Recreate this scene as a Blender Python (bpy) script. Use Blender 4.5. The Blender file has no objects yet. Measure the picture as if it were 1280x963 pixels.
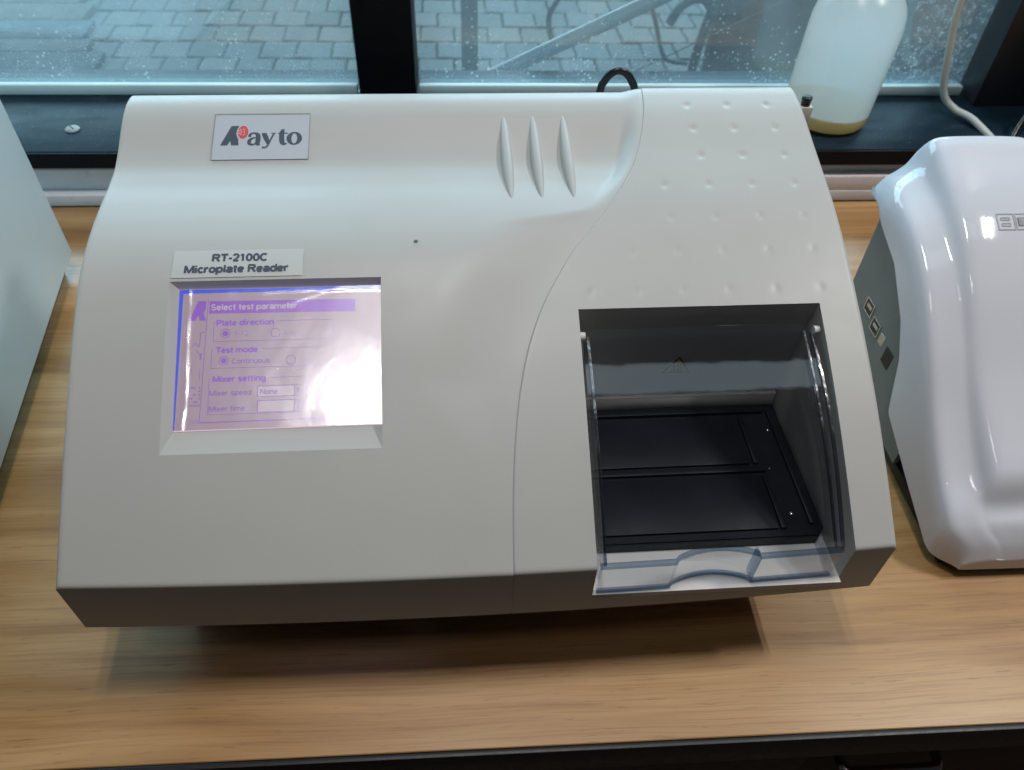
import bpy, bmesh, math, random
from mathutils import Vector, Matrix, noise
random.seed(7)
S = bpy.context.scene
C = S.collection
R = math.radians
PI = math.pi

# ------------------------------------------------------------------ camera
cam_d = bpy.data.cameras.new('camera'); cam = bpy.data.objects.new('camera', cam_d); C.objects.link(cam)
cam_d.sensor_width = 36.0; cam_d.lens = 962 / 1280 * 36
cam_d.clip_start = 0.02; cam_d.clip_end = 200
p_, y_, r_ = R(46), R(4.8), R(2.25)
fw = Vector((math.sin(y_) * math.cos(p_), math.cos(y_) * math.cos(p_), -math.sin(p_)))
rt = Vector((math.cos(y_), -math.sin(y_), 0)); up = rt.cross(fw)
r2 = rt * math.cos(r_) + up * math.sin(r_); u2 = -rt * math.sin(r_) + up * math.cos(r_)
M = Matrix((r2, u2, -fw)).transposed().to_4x4(); M.translation = (0, 0, 0.5)
cam.matrix_world = M
cam_d.dof.use_dof = True; cam_d.dof.focus_distance = 0.47; cam_d.dof.aperture_fstop = 13.0
S.camera = cam

# ------------------------------------------------------------------ light and exposure
W = bpy.data.worlds.new('World'); S.world = W; W.use_nodes = True
W.node_tree.nodes['Background'].inputs['Color'].default_value = (0.78, 0.86, 1.0, 1)
W.node_tree.nodes['Background'].inputs['Strength'].default_value = 0.012
S.view_settings.view_transform = 'Standard'; S.view_settings.look = 'None'
S.view_settings.exposure = 0.09; S.view_settings.gamma = 1.0
S.cycles.use_denoising = True
S.cycles.max_bounces = 10; S.cycles.transparent_max_bounces = 16
S.cycles.sample_clamp_indirect = 4.0

def area(name, loc, size, sy, power, col, target=None):
    l = bpy.data.lights.new(name, 'AREA'); l.shape = 'RECTANGLE'; l.size = size; l.size_y = sy
    l.energy = power; l.color = col
    o = bpy.data.objects.new(name, l); C.objects.link(o); o.location = loc
    if target is not None:
        o.rotation_euler = (Vector(target) - Vector(loc)).to_track_quat('-Z', 'Y').to_euler()
    return o
# two twin-tube ceiling fittings, running front to back
for k in (-1, 1):
    area('ceiling_tube', (-0.27 + 0.05 * k, -0.37, 2.0), 0.020, 0.24, 0.85, (1.0, 0.975, 0.96))
    area('ceiling_tube', (0.02 + 0.05 * k, 0.33, 2.0), 0.022, 0.36, 4.8, (1.0, 0.975, 0.96))
    area('ceiling_tube', (1.45 + 0.05 * k, 0.37, 2.0), 0.022, 0.36, 11.2, (1.0, 0.955, 0.92))
area('lid_reflection_light', (0.42, 0.25, 2.05), 1.5, 0.26, 1.4, (0.75, 0.9, 1.0))  # added overhead light, gives the cool band reflected in the lid and soft fill
# the open sky in front of the window
area('window_sky', (0.6, 6.5, 3.15), 14.0, 3.0, 1400, (0.68, 0.89, 1.0), (0.2, 1.0, 0.2))

# ------------------------------------------------------------------ helpers
def tag(o, label=None, cat=None, group=None, kind=None):
    if label: o['label'] = label
    if cat: o['category'] = cat
    if group: o['group'] = group
    if kind: o['kind'] = kind
    return o
def empty(name, loc=(0, 0, 0), rz=0.0):
    o = bpy.data.objects.new(name, None); C.objects.link(o); o.location = loc; o.rotation_euler = (0, 0, rz)
    o.empty_display_size = 0.02
    return o
def link(name, me, mat=None, parent=None, smooth=None):
    o = bpy.data.objects.new(name, me); C.objects.link(o)
    if mat is not None and not me.materials: me.materials.append(mat)
    if parent is not None: o.parent = parent
    if smooth is not None:
        me.polygons.foreach_set('use_smooth', [True] * len(me.polygons))
        if smooth < 180: me.set_sharp_from_angle(angle=R(smooth))
    return o
def mesh(name, vs, fs, mat=None, parent=None, smooth=None):
    me = bpy.data.meshes.new(name); me.from_pydata([tuple(v) for v in vs], [], fs)
    bm = bmesh.new(); bm.from_mesh(me); bmesh.ops.recalc_face_normals(bm, faces=bm.faces); bm.to_mesh(me); bm.free()
    return link(name, me, mat, parent, smooth)
def bm_obj(name, bm, mat, parent=None, smooth=None):
    bmesh.ops.recalc_face_normals(bm, faces=bm.faces)
    me = bpy.data.meshes.new(name); bm.to_mesh(me); bm.free()
    return link(name, me, mat, parent, smooth)
def add_box(bm, x0, x1, y0, y1, z0, z1, bev=0.0, seg=2):
    t = bmesh.new()
    vs = [t.verts.new((x, y, z)) for x in (x0, x1) for y in (y0, y1) for z in (z0, z1)]
    for f in ((0, 1, 3, 2), (4, 6, 7, 5), (0, 4, 5, 1), (2, 3, 7, 6), (0, 2, 6, 4), (1, 5, 7, 3)):
        t.faces.new([vs[i] for i in f])
    bmesh.ops.recalc_face_normals(t, faces=t.faces)
    if bev: bmesh.ops.bevel(t, geom=list(t.edges), offset=bev, segments=seg, affect='EDGES', profile=0.5)
    me = bpy.data.meshes.new('t'); t.to_mesh(me); t.free(); bm.from_mesh(me); bpy.data.meshes.remove(me)
def box(name, x0, x1, y0, y1, z0, z1, mat, parent=None, bev=0.0, seg=2):
    bm = bmesh.new(); add_box(bm, x0, x1, y0, y1, z0, z1, bev, seg)
    return bm_obj(name, bm, mat, parent, 40 if bev else None)
def add_tube(bm, pts, r, n=12, cap=True):
    pts = [Vector(p) for p in pts]; rings = []
    T0 = (pts[1] - pts[0]).normalized()
    N = T0.orthogonal().normalized()
    for i, p in enumerate(pts):
        T = ((pts[min(i + 1, len(pts) - 1)] - pts[max(i - 1, 0)])).normalized()
        N = (N - T * N.dot(T)).normalized(); B = T.cross(N)
        rr = r[i] if isinstance(r, (list, tuple)) else r
        rings.append([bm.verts.new(p + N * math.cos(a) * rr + B * math.sin(a) * rr) for a in [2 * PI * k / n for k in range(n)]])
    for a, b in zip(rings, rings[1:]):
        for k in range(n): bm.faces.new((a[k], a[(k + 1) % n], b[(k + 1) % n], b[k]))
    if cap: bm.faces.new(rings[0][::-1]); bm.faces.new(rings[-1])
def spline(pts, n=8):
    P = [Vector(p) for p in pts]; out = []
    for i in range(len(P) - 1):
        a = P[max(i - 1, 0)]; b = P[i]; c = P[i + 1]; d = P[min(i + 2, len(P) - 1)]
        for k in range(n):
            t = k / n
            out.append(0.5 * ((2 * b) + (c - a) * t + (2 * a - 5 * b + 4 * c - d) * t * t + (-a + 3 * b - 3 * c + d) * t ** 3))
    out.append(P[-1]); return out
def tube(name, pts, r, mat, parent=None, n=12, sm=8):
    bm = bmesh.new(); add_tube(bm, spline(pts, sm) if sm else pts, r, n)
    return bm_obj(name, bm, mat, parent, 50)
def add_lathe(bm, prof, n=48, c=(0, 0, 0)):
    rings = []
    for (r, z) in prof:
        rings.append([bm.verts.new((c[0] + r * math.cos(2 * PI * k / n), c[1] + r * math.sin(2 * PI * k / n), c[2] + z)) for k in range(n)])
    for a, b in zip(rings, rings[1:]):
        for k in range(n): bm.faces.new((a[k], a[(k + 1) % n], b[(k + 1) % n], b[k]))
    bm.faces.new(rings[0][::-1]); bm.faces.new(rings[-1])
def interp(x, tab):
    if x <= tab[0][0]: return tab[0][1]
    for (a, b), (c, d) in zip(tab, tab[1:]):
        if x <= c: return b + (d - b) * (x - a) / (c - a)
    return tab[-1][1]
class Pchip:
    def __init__(s, tab):
        s.x = [t[0] for t in tab]; s.y = [t[1] for t in tab]; n = len(tab)
        h = [s.x[i + 1] - s.x[i] for i in range(n - 1)]; d = [(s.y[i + 1] - s.y[i]) / h[i] for i in range(n - 1)]
        m = [0] * n; m[0] = d[0]; m[-1] = d[-1]
        for i in range(1, n - 1):
            m[i] = (d[i - 1] * h[i] + d[i] * h[i - 1]) / (h[i] + h[i - 1])
        s.h, s.m = h, m
    def __call__(s, q):
        x, y, h, m = s.x, s.y, s.h, s.m
        if q <= x[0]: return y[0] + m[0] * (q - x[0])
        if q >= x[-1]: return y[-1] + m[-1] * (q - x[-1])
        i = max(k for k in range(len(x) - 1) if x[k] <= q); t = (q - x[i]) / h[i]
        return ((1 + 2 * t) * (1 - t) ** 2 * y[i] + t * (1 - t) ** 2 * h[i] * m[i] + t * t * (3 - 2 * t) * y[i + 1] + t * t * (t - 1) * h[i] * m[i + 1])
def sstep(a, b, x):
    t = min(1, max(0, (x - a) / (b - a))); return t * t * (3 - 2 * t)

# ------------------------------------------------------------------ materials
class NT:
    def __init__(s, name):
        s.m = bpy.data.materials.new(name); s.m.use_nodes = True; s.t = s.m.node_tree; s.t.nodes.clear()
        s.out = s.n('ShaderNodeOutputMaterial')
    def n(s, typ, **kw):
        nd = s.t.nodes.new(typ)
        for k, v in kw.items():
            if k.startswith('i_'): nd.inputs[k[2:].replace('_', ' ')].default_value = v
            else: setattr(nd, k, v)
        return nd
    def l(s, a, b): s.t.links.new(a, b)
    def coord(s, scale=(1, 1, 1), kind='Object'):
        tc = s.n('ShaderNodeTexCoord'); mp = s.n('ShaderNodeMapping'); mp.inputs['Scale'].default_value = scale
        s.l(tc.outputs[kind], mp.inputs['Vector']); return mp.outputs['Vector']
    def noise(s, vec, scale, detail=4, rough=0.55, dist=0):
        nd = s.n('ShaderNodeTexNoise'); nd.inputs['Scale'].default_value = scale; nd.inputs['Detail'].default_value = detail
        nd.inputs['Roughness'].default_value = rough; nd.inputs['Distortion'].default_value = dist
        s.l(vec, nd.inputs['Vector']); return nd.outputs['Fac']
    def ramp(s, fac, stops):
        nd = s.n('ShaderNodeValToRGB'); e = nd.color_ramp.elements
        while len(e) > 1: e.remove(e[-1])
        for i, (p, c) in enumerate(stops):
            el = e[0] if i == 0 else e.new(p)
            el.position = p; el.color = (c, c, c, 1) if isinstance(c, (int, float)) else (*c, 1)
        s.l(fac, nd.inputs['Fac']); return nd.outputs['Color']
    def mixc(s, fac, a, b, mode='MIX'):
        nd = s.n('ShaderNodeMix', data_type='RGBA', blend_type=mode)
        for sock, v in ((nd.inputs[0], fac), (nd.inputs[6], a), (nd.inputs[7], b)):
            if hasattr(v, 'links'): s.l(v, sock)
            elif isinstance(v, (int, float)): sock.default_value = v
            else: sock.default_value = (*v, 1)
        return nd.outputs[2]
    def bump(s, h, strength, dist):
        nd = s.n('ShaderNodeBump'); nd.inputs['Strength'].default_value = strength; nd.inputs['Distance'].default_value = dist
        s.l(h, nd.inputs['Height']); return nd.outputs['Normal']
    def mixs(s, fac, a, b):
        nd = s.n('ShaderNodeMixShader')
        if hasattr(fac, 'links'): s.l(fac, nd.inputs[0])
        else: nd.inputs[0].default_value = fac
        s.l(a, nd.inputs[1]); s.l(b, nd.inputs[2]); return nd.outputs[0]
    def schlick(s, f0, normal=None):
        lw = s.n('ShaderNodeLayerWeight'); lw.inputs['Blend'].default_value = 0.5
        if normal is not None: s.l(normal, lw.inputs['Normal'])
        p = s.n('ShaderNodeMath', operation='POWER'); s.l(lw.outputs['Facing'], p.inputs[0]); p.inputs[1].default_value = 5.0
        m = s.n('ShaderNodeMath', operation='MULTIPLY_ADD'); s.l(p.outputs[0], m.inputs[0]); m.inputs[1].default_value = 1 - f0; m.inputs[2].default_value = f0
        return m.outputs[0]
    def done(s, sh):
        s.l(sh, s.out.inputs['Surface']); return s.m
def principled(name, col, rough=0.5, metal=0.0, coat=0.0, spec=0.5, mott=0.04, mscale=30, bump=0.0, bscale=900, dirt=0.0):
    t = NT(name); b = t.n('ShaderNodeBsdfPrincipled')
    v = t.coord()
    f = t.noise(v, mscale, 5)
    lo = tuple(c * (1 - mott) for c in col); hi = tuple(min(1, c * (1 + mott)) for c in col)
    cc = t.ramp(f, [(0.3, lo), (0.7, hi)])
    if dirt:
        d = t.noise(v, mscale * 7, 6, 0.7); dm = t.ramp(d, [(0.66, 0.0), (0.72, dirt)])
        cc = t.mixc(dm, cc, tuple(c * 0.35 for c in col))
    t.l(cc, b.inputs['Base Color'])
    rr = t.ramp(t.noise(v, mscale * 2.3, 4), [(0.3, max(0.02, rough * 0.88)), (0.7, min(1, rough * 1.12))])
    t.l(rr, b.inputs['Roughness'])
    b.inputs['Metallic'].default_value = metal; b.inputs['Coat Weight'].default_value = coat
    b.inputs['Coat Roughness'].default_value = 0.06
    b.inputs['Specular IOR Level'].default_value = spec
    if bump: t.l(t.bump(t.noise(v, bscale, 3), bump, 0.0004), b.inputs['Normal'])
    return t.done(b.outputs[0])

M_shell = principled('reader_plastic', (0.525, 0.525, 0.502), 0.40, spec=0.45, mott=0.015, mscale=14, bump=0.12, bscale=1600)
M_badge = principled('badge_white', (0.54, 0.575, 0.63), 0.35, mott=0.01)
M_label = principled('label_paper', (0.61, 0.62, 0.605), 0.36, mott=0.012)
M_ink = principled('dark_ink', (0.055, 0.075, 0.11), 0.5, mott=0.05)
M_red = principled('red_ink', (0.72, 0.05, 0.06), 0.5, mott=0.05)
M_white = principled('white_ink', (0.75, 0.7, 0.7), 0.5, mott=0.02)
M_black = principled('black_plastic', (0.012, 0.013, 0.016), 0.42, mott=0.2, mscale=60, bump=0.15)
M_tray = principled('tray_black', (0.010, 0.012, 0.018), 0.45, spec=0.25, mott=0.25, mscale=40, bump=0.1, bscale=700, dirt=0.0)
M_liner = principled('liner_white', (0.74, 0.72, 0.70), 0.5, mott=0.03)
M_inner = principled('inner_grey', (0.30, 0.30, 0.30), 0.5, mott=0.03)
M_cab = principled('cabinet_paint', (0.65, 0.72, 0.74), 0.42, mott=0.03, mscale=8, bump=0.1, bscale=900)
M_gloss = principled('glossy_white', (0.72, 0.745, 0.81), 0.06, coat=0.0, mott=0.008, mscale=6)
M_gray = principled('grey_green_plastic', (0.20, 0.235, 0.235), 0.5, mott=0.03, mscale=20, bump=0.1)
M_logoline = principled('logo_grey', (0.24, 0.25, 0.28), 0.4, mott=0.02)
M_logodark = principled('logo_dark', (0.12, 0.14, 0.17), 0.4, mott=0.05)
M_metal = principled('bright_metal', (0.62, 0.62, 0.62), 0.22, metal=1.0, mott=0.04)
M_chrome = principled('chrome', (0.85, 0.85, 0.86), 0.16, metal=1.0, mott=0.03)
M_frame = principled('black_frame', (0.006, 0.007, 0.009), 0.5, spec=0.15, mott=0.25, mscale=25, bump=0.1)
M_drawer = principled('brown_drawer', (0.075, 0.045, 0.027), 0.5, mott=0.2, mscale=8)
M_rubber = principled('black_rubber', (0.01, 0.01, 0.011), 0.32, mott=0.2)
M_steel = principled('painted_post', (0.04, 0.065, 0.085), 0.55, mott=0.15, mscale=9)
M_hose = principled('pale_pipe', (0.25, 0.275, 0.29), 0.3, mott=0.1, mscale=12)
M_sand = principled('joint_sand', (0.055, 0.06, 0.062), 0.9, mott=0.35, mscale=30)
M_bead = principled('glazing_bead', (0.56, 0.72, 0.73), 0.4, mott=0.06, mscale=16)
M_refldark = principled('reflection_dark', (0.04, 0.04, 0.05), 0.7, mott=0.3, mscale=5)
M_cream = principled('cream_plastic', (0.62, 0.57, 0.52), 0.45, mott=0.03)
M_tubew = principled('silicone_tube', (0.62, 0.66, 0.62), 0.3, mott=0.05)
M_yellow = principled('warning_yellow', (0.80, 0.62, 0.05), 0.5, mott=0.06)
M_led = principled('led_green', (0.02, 0.12, 0.02), 0.3)

def mk_wood():
    t = NT('oak_laminate'); b = t.n('ShaderNodeBsdfPrincipled')
    v = t.coord((1.0, 1.0, 1.0))
    warp = t.n('ShaderNodeTexNoise'); warp.inputs['Scale'].default_value = 3.2; warp.inputs['Detail'].default_value = 3; t.l(v, warp.inputs['Vector'])
    sub = t.n('ShaderNodeVectorMath', operation='SUBTRACT'); t.l(warp.outputs['Color'], sub.inputs[0]); sub.inputs[1].default_value = (0.5, 0.5, 0.5)
    mul = t.n('ShaderNodeVectorMath', operation='MULTIPLY'); t.l(sub.outputs[0], mul.inputs[0]); mul.inputs[1].default_value = (0.0, 0.018, 0.0)
    add = t.n('ShaderNodeVectorMath', operation='ADD'); t.l(v, add.inputs[0]); t.l(mul.outputs[0], add.inputs[1])
    def stretched(sx, sy):
        mp = t.n('ShaderNodeMapping'); mp.inputs['Scale'].default_value = (sx, sy, 1); t.l(add.outputs[0], mp.inputs['Vector']); return mp.outputs['Vector']
    big = t.noise(stretched(1.3, 15), 1.0, 4, 0.6, 0.15)
    mid = t.noise(stretched(3.2, 75), 1.0, 5, 0.62, 0.15)
    fine = t.noise(stretched(9, 620), 1.0, 4, 0.65)
    pore = t.noise(stretched(38, 520), 1.0, 3, 0.6)
    c1 = t.ramp(big, [(0.28, (0.25, 0.112, 0.030)), (0.43, (0.43, 0.230, 0.076)), (0.55, (0.575, 0.345, 0.150)), (0.72, (0.47, 0.265, 0.102))])
    c2 = t.ramp(mid, [(0.30, (0.60, 0.50, 0.40)), (0.46, (0.92, 0.89, 0.86)), (0.6, (1, 1, 1)), (0.8, (1.0, 1.0, 1.0))])
    c3 = t.ramp(fine, [(0.36, (0.70, 0.64, 0.58)), (0.5, (1, 1, 1))])
    c = t.mixc(0.85, c1, c2, 'MULTIPLY'); c = t.mixc(0.62, c, c3, 'MULTIPLY')
    c = t.mixc(0.55, c, t.ramp(pore, [(0.30, (0.45, 0.36, 0.28)), (0.38, (1, 1, 1))]), 'MULTIPLY')
    t.l(c, b.inputs['Base Color'])
    t.l(t.ramp(mid, [(0.3, 0.50), (0.7, 0.38)]), b.inputs['Roughness'])
    b.inputs['Specular IOR Level'].default_value = 0.5; b.inputs['Coat Weight'].default_value = 1.0; b.inputs['Coat Roughness'].default_value = 0.30
    t.l(t.bump(fine, 0.15, 0.0003), b.inputs['Normal'])
    return t.done(b.outputs[0])
M_wood = mk_wood()
def mk_floorwood():
    t = NT('dark_floor_wood'); b = t.n('ShaderNodeBsdfPrincipled')
    v = t.coord((6, 0.9, 1)); f = t.noise(v, 6, 5, 0.6, 0.5)
    t.l(t.ramp(f, [(0.3, (0.035, 0.02, 0.012)), (0.6, (0.085, 0.05, 0.03))]), b.inputs['Base Color']); b.inputs['Roughness'].default_value = 0.5
    return t.done(b.outputs[0])
M_floor = mk_floorwood()
def mk_wall():
    t = NT('dirty_white_wall'); b = t.n('ShaderNodeBsdfPrincipled'); v = t.coord()
    a = t.ramp(t.noise(v, 9, 5, 0.6), [(0.3, (0.60, 0.575, 0.58)), (0.7, (0.74, 0.71, 0.715))])
    s1 = t.ramp(t.noise(v, 110, 4, 0.6), [(0.70, 0.0), (0.75, 0.8)])
    s2 = t.ramp(t.noise(v, 28, 4, 0.6), [(0.64, 0.0), (0.76, 0.55)])
    a = t.mixc(s1, a, (0.08, 0.07, 0.07)); a = t.mixc(s2, a, (0.2, 0.18, 0.17))
    t.l(a, b.inputs['Base Color']); b.inputs['Roughness'].default_value = 0.65
    t.l(t.bump(t.noise(v, 60, 4), 0.25, 0.002), b.inputs['Normal'])
    return t.done(b.outputs[0])
M_wall = mk_wall()
def mk_sill():
    t = NT('dusty_black_aluminium'); b = t.n('ShaderNodeBsdfPrincipled'); v = t.coord((1, 2.2, 1))
    base = t.ramp(t.noise(t.coord((2, 14, 2)), 5, 4), [(0.3, (0.008, 0.020, 0.032)), (0.7, (0.014, 0.030, 0.044))])
    d1 = t.ramp(t.noise(v, 230, 3, 0.7), [(0.67, 0.0), (0.74, 0.6)])
    d2 = t.ramp(t.noise(v, 22, 5, 0.7), [(0.58, 0.0), (0.85, 0.12)])
    base = t.mixc(d2, base, (0.28, 0.34, 0.38)); base = t.mixc(d1, base, (0.6, 0.66, 0.68))
    t.l(base, b.inputs['Base Color']); t.l(t.ramp(t.noise(v, 18, 4), [(0.3, 0.34), (0.7, 0.5)]), b.inputs['Roughness'])
    b.inputs['Specular IOR Level'].default_value = 0.09
    return t.done(b.outputs[0])
M_sill = mk_sill()
def mk_glass():
    t = NT('dusty_tinted_glass'); v = t.coord()
    tr = t.n('ShaderNodeBsdfTransparent'); tr.inputs['Color'].default_value = (0.80, 0.925, 0.965, 1)
    gl = t.n('ShaderNodeBsdfGlossy'); gl.inputs['Roughness'].default_value = 0.015; gl.inputs['Color'].default_value = (0.85, 0.95, 1, 1)
    base = t.mixs(t.schlick(0.11), tr.outputs[0], gl.outputs[0])
    df = t.n('ShaderNodeBsdfDiffuse'); df.inputs['Color'].default_value = (0.72, 0.80, 0.82, 1)
    tl = t.n('ShaderNodeBsdfTranslucent'); tl.inputs['Color'].default_value = (0.72, 0.82, 0.85, 1)
    dust = t.mixs(0.5, df.outputs[0], tl.outputs[0])
    vo = t.n('ShaderNodeTexVoronoi'); vo.inputs['Scale'].default_value = 120; t.l(v, vo.inputs['Vector'])
    dots = t.ramp(vo.outputs['Distance'], [(0.10, 1.0), (0.24, 0.0)])
    gate = t.ramp(t.noise(v, 14, 4, 0.65), [(0.42, 0.0), (0.56, 1.0)])
    vo2 = t.n('ShaderNodeTexVoronoi'); vo2.inputs['Scale'].default_value = 330; t.l(v, vo2.inputs['Vector'])
    dots2 = t.ramp(vo2.outputs['Distance'], [(0.12, 0.9), (0.26, 0.0)])
    gate2 = t.ramp(t.noise(v, 30, 5, 0.7), [(0.42, 0.0), (0.58, 1.0)])
    # heavier splashes low on the pane and towards the right-hand end
    sp = t.n('ShaderNodeSeparateXYZ'); t.l(v, sp.inputs[0])
    low = t.n('ShaderNodeMapRange'); low.inputs[1].default_value = 0.24; low.inputs[2].default_value = 0.09; t.l(sp.outputs['Z'], low.inputs[0])
    rgt = t.n('ShaderNodeMapRange'); rgt.inputs[1].default_value = 0.40; rgt.inputs[2].default_value = 0.56; t.l(sp.outputs['X'], rgt.inputs[0])
    splash = t.ramp(t.noise(v, 130, 7, 0.75, 0.6), [(0.50, 0.05), (0.68, 0.75)])
    m1 = t.n('ShaderNodeMath', operation='MULTIPLY'); t.l(dots, m1.inputs[0]); t.l(gate, m1.inputs[1])
    m2 = t.n('ShaderNodeMath', operation='MULTIPLY'); t.l(dots2, m2.inputs[0]); t.l(gate2, m2.inputs[1])
    m3 = t.n('ShaderNodeMath', operation='MULTIPLY'); t.l(splash, m3.inputs[0]); t.l(rgt.outputs[0], m3.inputs[1])
    mx = t.n('ShaderNodeMath', operation='MAXIMUM'); t.l(m1.outputs[0], mx.inputs[0]); t.l(m2.outputs[0], mx.inputs[1])
    ml = t.n('ShaderNodeMath', operation='MULTIPLY'); t.l(mx.outputs[0], ml.inputs[0]); t.l(low.outputs[0], ml.inputs[1])
    m4 = t.n('ShaderNodeMath', operation='MAXIMUM'); t.l(ml.outputs[0], m4.inputs[0]); t.l(m3.outputs[0], m4.inputs[1])
    film = t.ramp(t.noise(t.coord((1, 1, 0.35)), 9, 4), [(0.35, 0.10), (0.75, 0.22)])
    m5 = t.n('ShaderNodeMath', operation='MAXIMUM'); t.l(m4.outputs[0], m5.inputs[0]); t.l(film, m5.inputs[1])
    m6 = t.n('ShaderNodeMath', operation='MULTIPLY'); t.l(m5.outputs[0], m6.inputs[0]); m6.inputs[1].default_value = 0.75
    return t.done(t.mixs(m6.outputs[0], base, dust))
M_glass = mk_glass()
def mk_clear(name, col, ior, rough=0.02, bump=0.0):
    t = NT(name); v = t.coord()
    tr = t.n('ShaderNodeBsdfTransparent'); tr.inputs['Color'].default_value = (*col, 1)
    gl = t.n('ShaderNodeBsdfGlossy'); gl.inputs['Roughness'].default_value = rough
    nm = None
    if bump:
        nm = t.bump(t.noise(v, 60, 3), bump, 0.002); t.l(nm, gl.inputs['Normal'])
    return t.done(t.mixs(t.schlick(((ior - 1) / (ior + 1)) ** 2, nm), tr.outputs[0], gl.outputs[0]))
M_lid = mk_clear('clear_acrylic', (0.935, 0.945, 0.955), 1.56, 0.03, 0.03)
M_lidedge = mk_clear('acrylic_edge', (0.62, 0.70, 0.78), 1.55, 0.05, 0.1)
M_rim = mk_clear('acrylic_rim', (0.55, 0.63, 0.72), 2.9, 0.16, 0.4)
def mk_film():
    t = NT('wrinkled_film'); v = t.coord()
    tr = t.n('ShaderNodeBsdfTransparent'); tr.inputs['Color'].default_value = (0.97, 0.95, 0.96, 1)
    g1 = t.n('ShaderNodeBsdfGlossy'); g1.inputs['Roughness'].default_value = 0.21
    g2 = t.n('ShaderNodeBsdfGlossy'); g2.inputs['Roughness'].default_value = 0.06
    nm = t.bump(t.noise(t.coord((1.6, 0.7, 1)), 70, 3, 0.5, 0.6), 0.10, 0.003); t.l(nm, g2.inputs['Normal'])
    g = t.mixs(0.08, g1.outputs[0], g2.outputs[0])
    return t.done(t.mixs(0.50, tr.outputs[0], g))
M_film = mk_film()
def mk_emit(name, col, s, mott=0.03):
    t = NT(name); v = t.coord(); e = t.n('ShaderNodeEmission'); e.inputs['Strength'].default_value = s
    f = t.noise(v, 45, 3)
    t.l(t.ramp(f, [(0.3, tuple(c * (1 - mott) for c in col)), (0.7, tuple(c * (1 + mott) for c in col))]), e.inputs['Color'])
    return t.done(e.outputs[0])
M_lcd = mk_emit('lcd_background', (0.53, 0.415, 0.50), 1.15)
M_lcdwin = mk_emit('lcd_window', (0.53, 0.415, 0.52), 1.16)
M_lcdblue = mk_emit('lcd_blue', (0.06, 0.12, 0.85), 1.46)
M_lcdpur = mk_emit('lcd_purple', (0.38, 0.15, 0.74), 1.15)
M_lcdtext = mk_emit('lcd_text', (0.36, 0.17, 0.62), 1.15)
M_lcdsoft = mk_emit('lcd_soft', (0.47, 0.31, 0.55), 1.15)
M_lcdfield = mk_emit('lcd_field', (0.66, 0.56, 0.66), 1.15)
def mk_bottle():
    t = NT('milky_polyethylene'); v = t.coord()
    col = t.ramp(t.noise(v, 7, 3), [(0.3, (0.95, 0.965, 0.965)), (0.7, (0.965, 0.98, 0.98))])
    df = t.n('ShaderNodeBsdfDiffuse'); tl = t.n('ShaderNodeBsdfTranslucent'); t.l(col, df.inputs['Color']); t.l(col, tl.inputs['Color'])
    tr = t.n('ShaderNodeBsdfTransparent'); tr.inputs['Color'].default_value = (0.86, 0.92, 0.93, 1)
    gl = t.n('ShaderNodeBsdfGlossy'); gl.inputs['Roughness'].default_value = 0.28
    a = t.mixs(0.90, df.outputs[0], tl.outputs[0]); a = t.mixs(0.13, a, tr.outputs[0]); a = t.mixs(t.schlick(0.035), a, gl.outputs[0])
    return t.done(a)
M_bottle = mk_bottle()
def mk_liquid():
    t = NT('yellow_liquid'); v = t.coord(); col = t.ramp(t.noise(v, 30, 3), [(0.3, (0.88, 0.70, 0.30)), (0.7, (0.92, 0.75, 0.35))])
    df = t.n('ShaderNodeBsdfDiffuse'); tl = t.n('ShaderNodeBsdfTranslucent'); t.l(col, df.inputs['Color']); t.l(col, tl.inputs['Color'])
    return t.done(t.mixs(0.6, df.outputs[0], tl.outputs[0]))
M_liquid = mk_liquid()
def mk_paver():
    t = NT('concrete_paver'); b = t.n('ShaderNodeBsdfPrincipled'); v = t.coord()
    oi = t.n('ShaderNodeObjectInfo')
    tone = t.ramp(oi.outputs['Random'], [(0.0, (0.125, 0.132, 0.133)), (0.5, (0.15, 0.154, 0.153)), (1.0, (0.18, 0.177, 0.17))])
    g = t.ramp(t.noise(v, 40, 6, 0.65), [(0.3, (0.68, 0.68, 0.68)), (0.7, (1.08, 1.08, 1.08))])
    t.l(t.mixc(1.0, tone, g, 'MULTIPLY'), b.inputs['Base Color']); b.inputs['Roughness'].default_value = 0.85
    t.l(t.bump(t.noise(v, 160, 4), 0.4, 0.002), b.inputs['Normal'])
    return t.done(b.outputs[0])
M_paver = mk_paver()

# ------------------------------------------------------------------ outdoors: pavement
tag(box('pavement', -9, 9, 1.02, 12, -1.06, -0.952, M_sand), kind='structure')
pav = bpy.data.objects['pavement']
def paver_mesh(seed):
    rnd = random.Random(seed); w, d = 0.150 - 0.005, 0.170 - 0.005
    out = []
    N = 5
    def wav(t): return 0.0045 * math.sin(2 * PI * t + 0.4) + rnd.uniform(-.001, .001)
    for k in range(N): t = k / N; out.append((-w / 2 + w * t, -d / 2 + wav(t)))
    for k in range(3): t = k / 3; out.append((w / 2 + 0.5 * wav(t), -d / 2 + d * t))
    for k in range(N): t = 1 - k / N; out.append((-w / 2 + w * t, d / 2 + wav(t)))
    for k in range(3): t = 1 - k / 3; out.append((-w / 2 + 0.5 * wav(t), -d / 2 + d * t))
    n = len(out); vs = [(x, y, -0.052) for x, y in out] + [(x, y, -0.006) for x, y in out] + [(x * 0.93, y * 0.93, 0) for x, y in out]
    fs = [[k, (k + 1) % n, n + (k + 1) % n, n + k] for k in range(n)] + [[n + k, n + (k + 1) % n, 2 * n + (k + 1) % n, 2 * n + k] for k in range(n)] + [list(range(2 * n, 3 * n))]
    return vs, fs
pm = []
for s in range(4):
    vs, fs = paver_mesh(s); me = bpy.data.meshes.new('paver'); me.from_pydata(vs, [], fs); me.materials.append(M_paver); pm.append((me, vs, fs))
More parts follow.
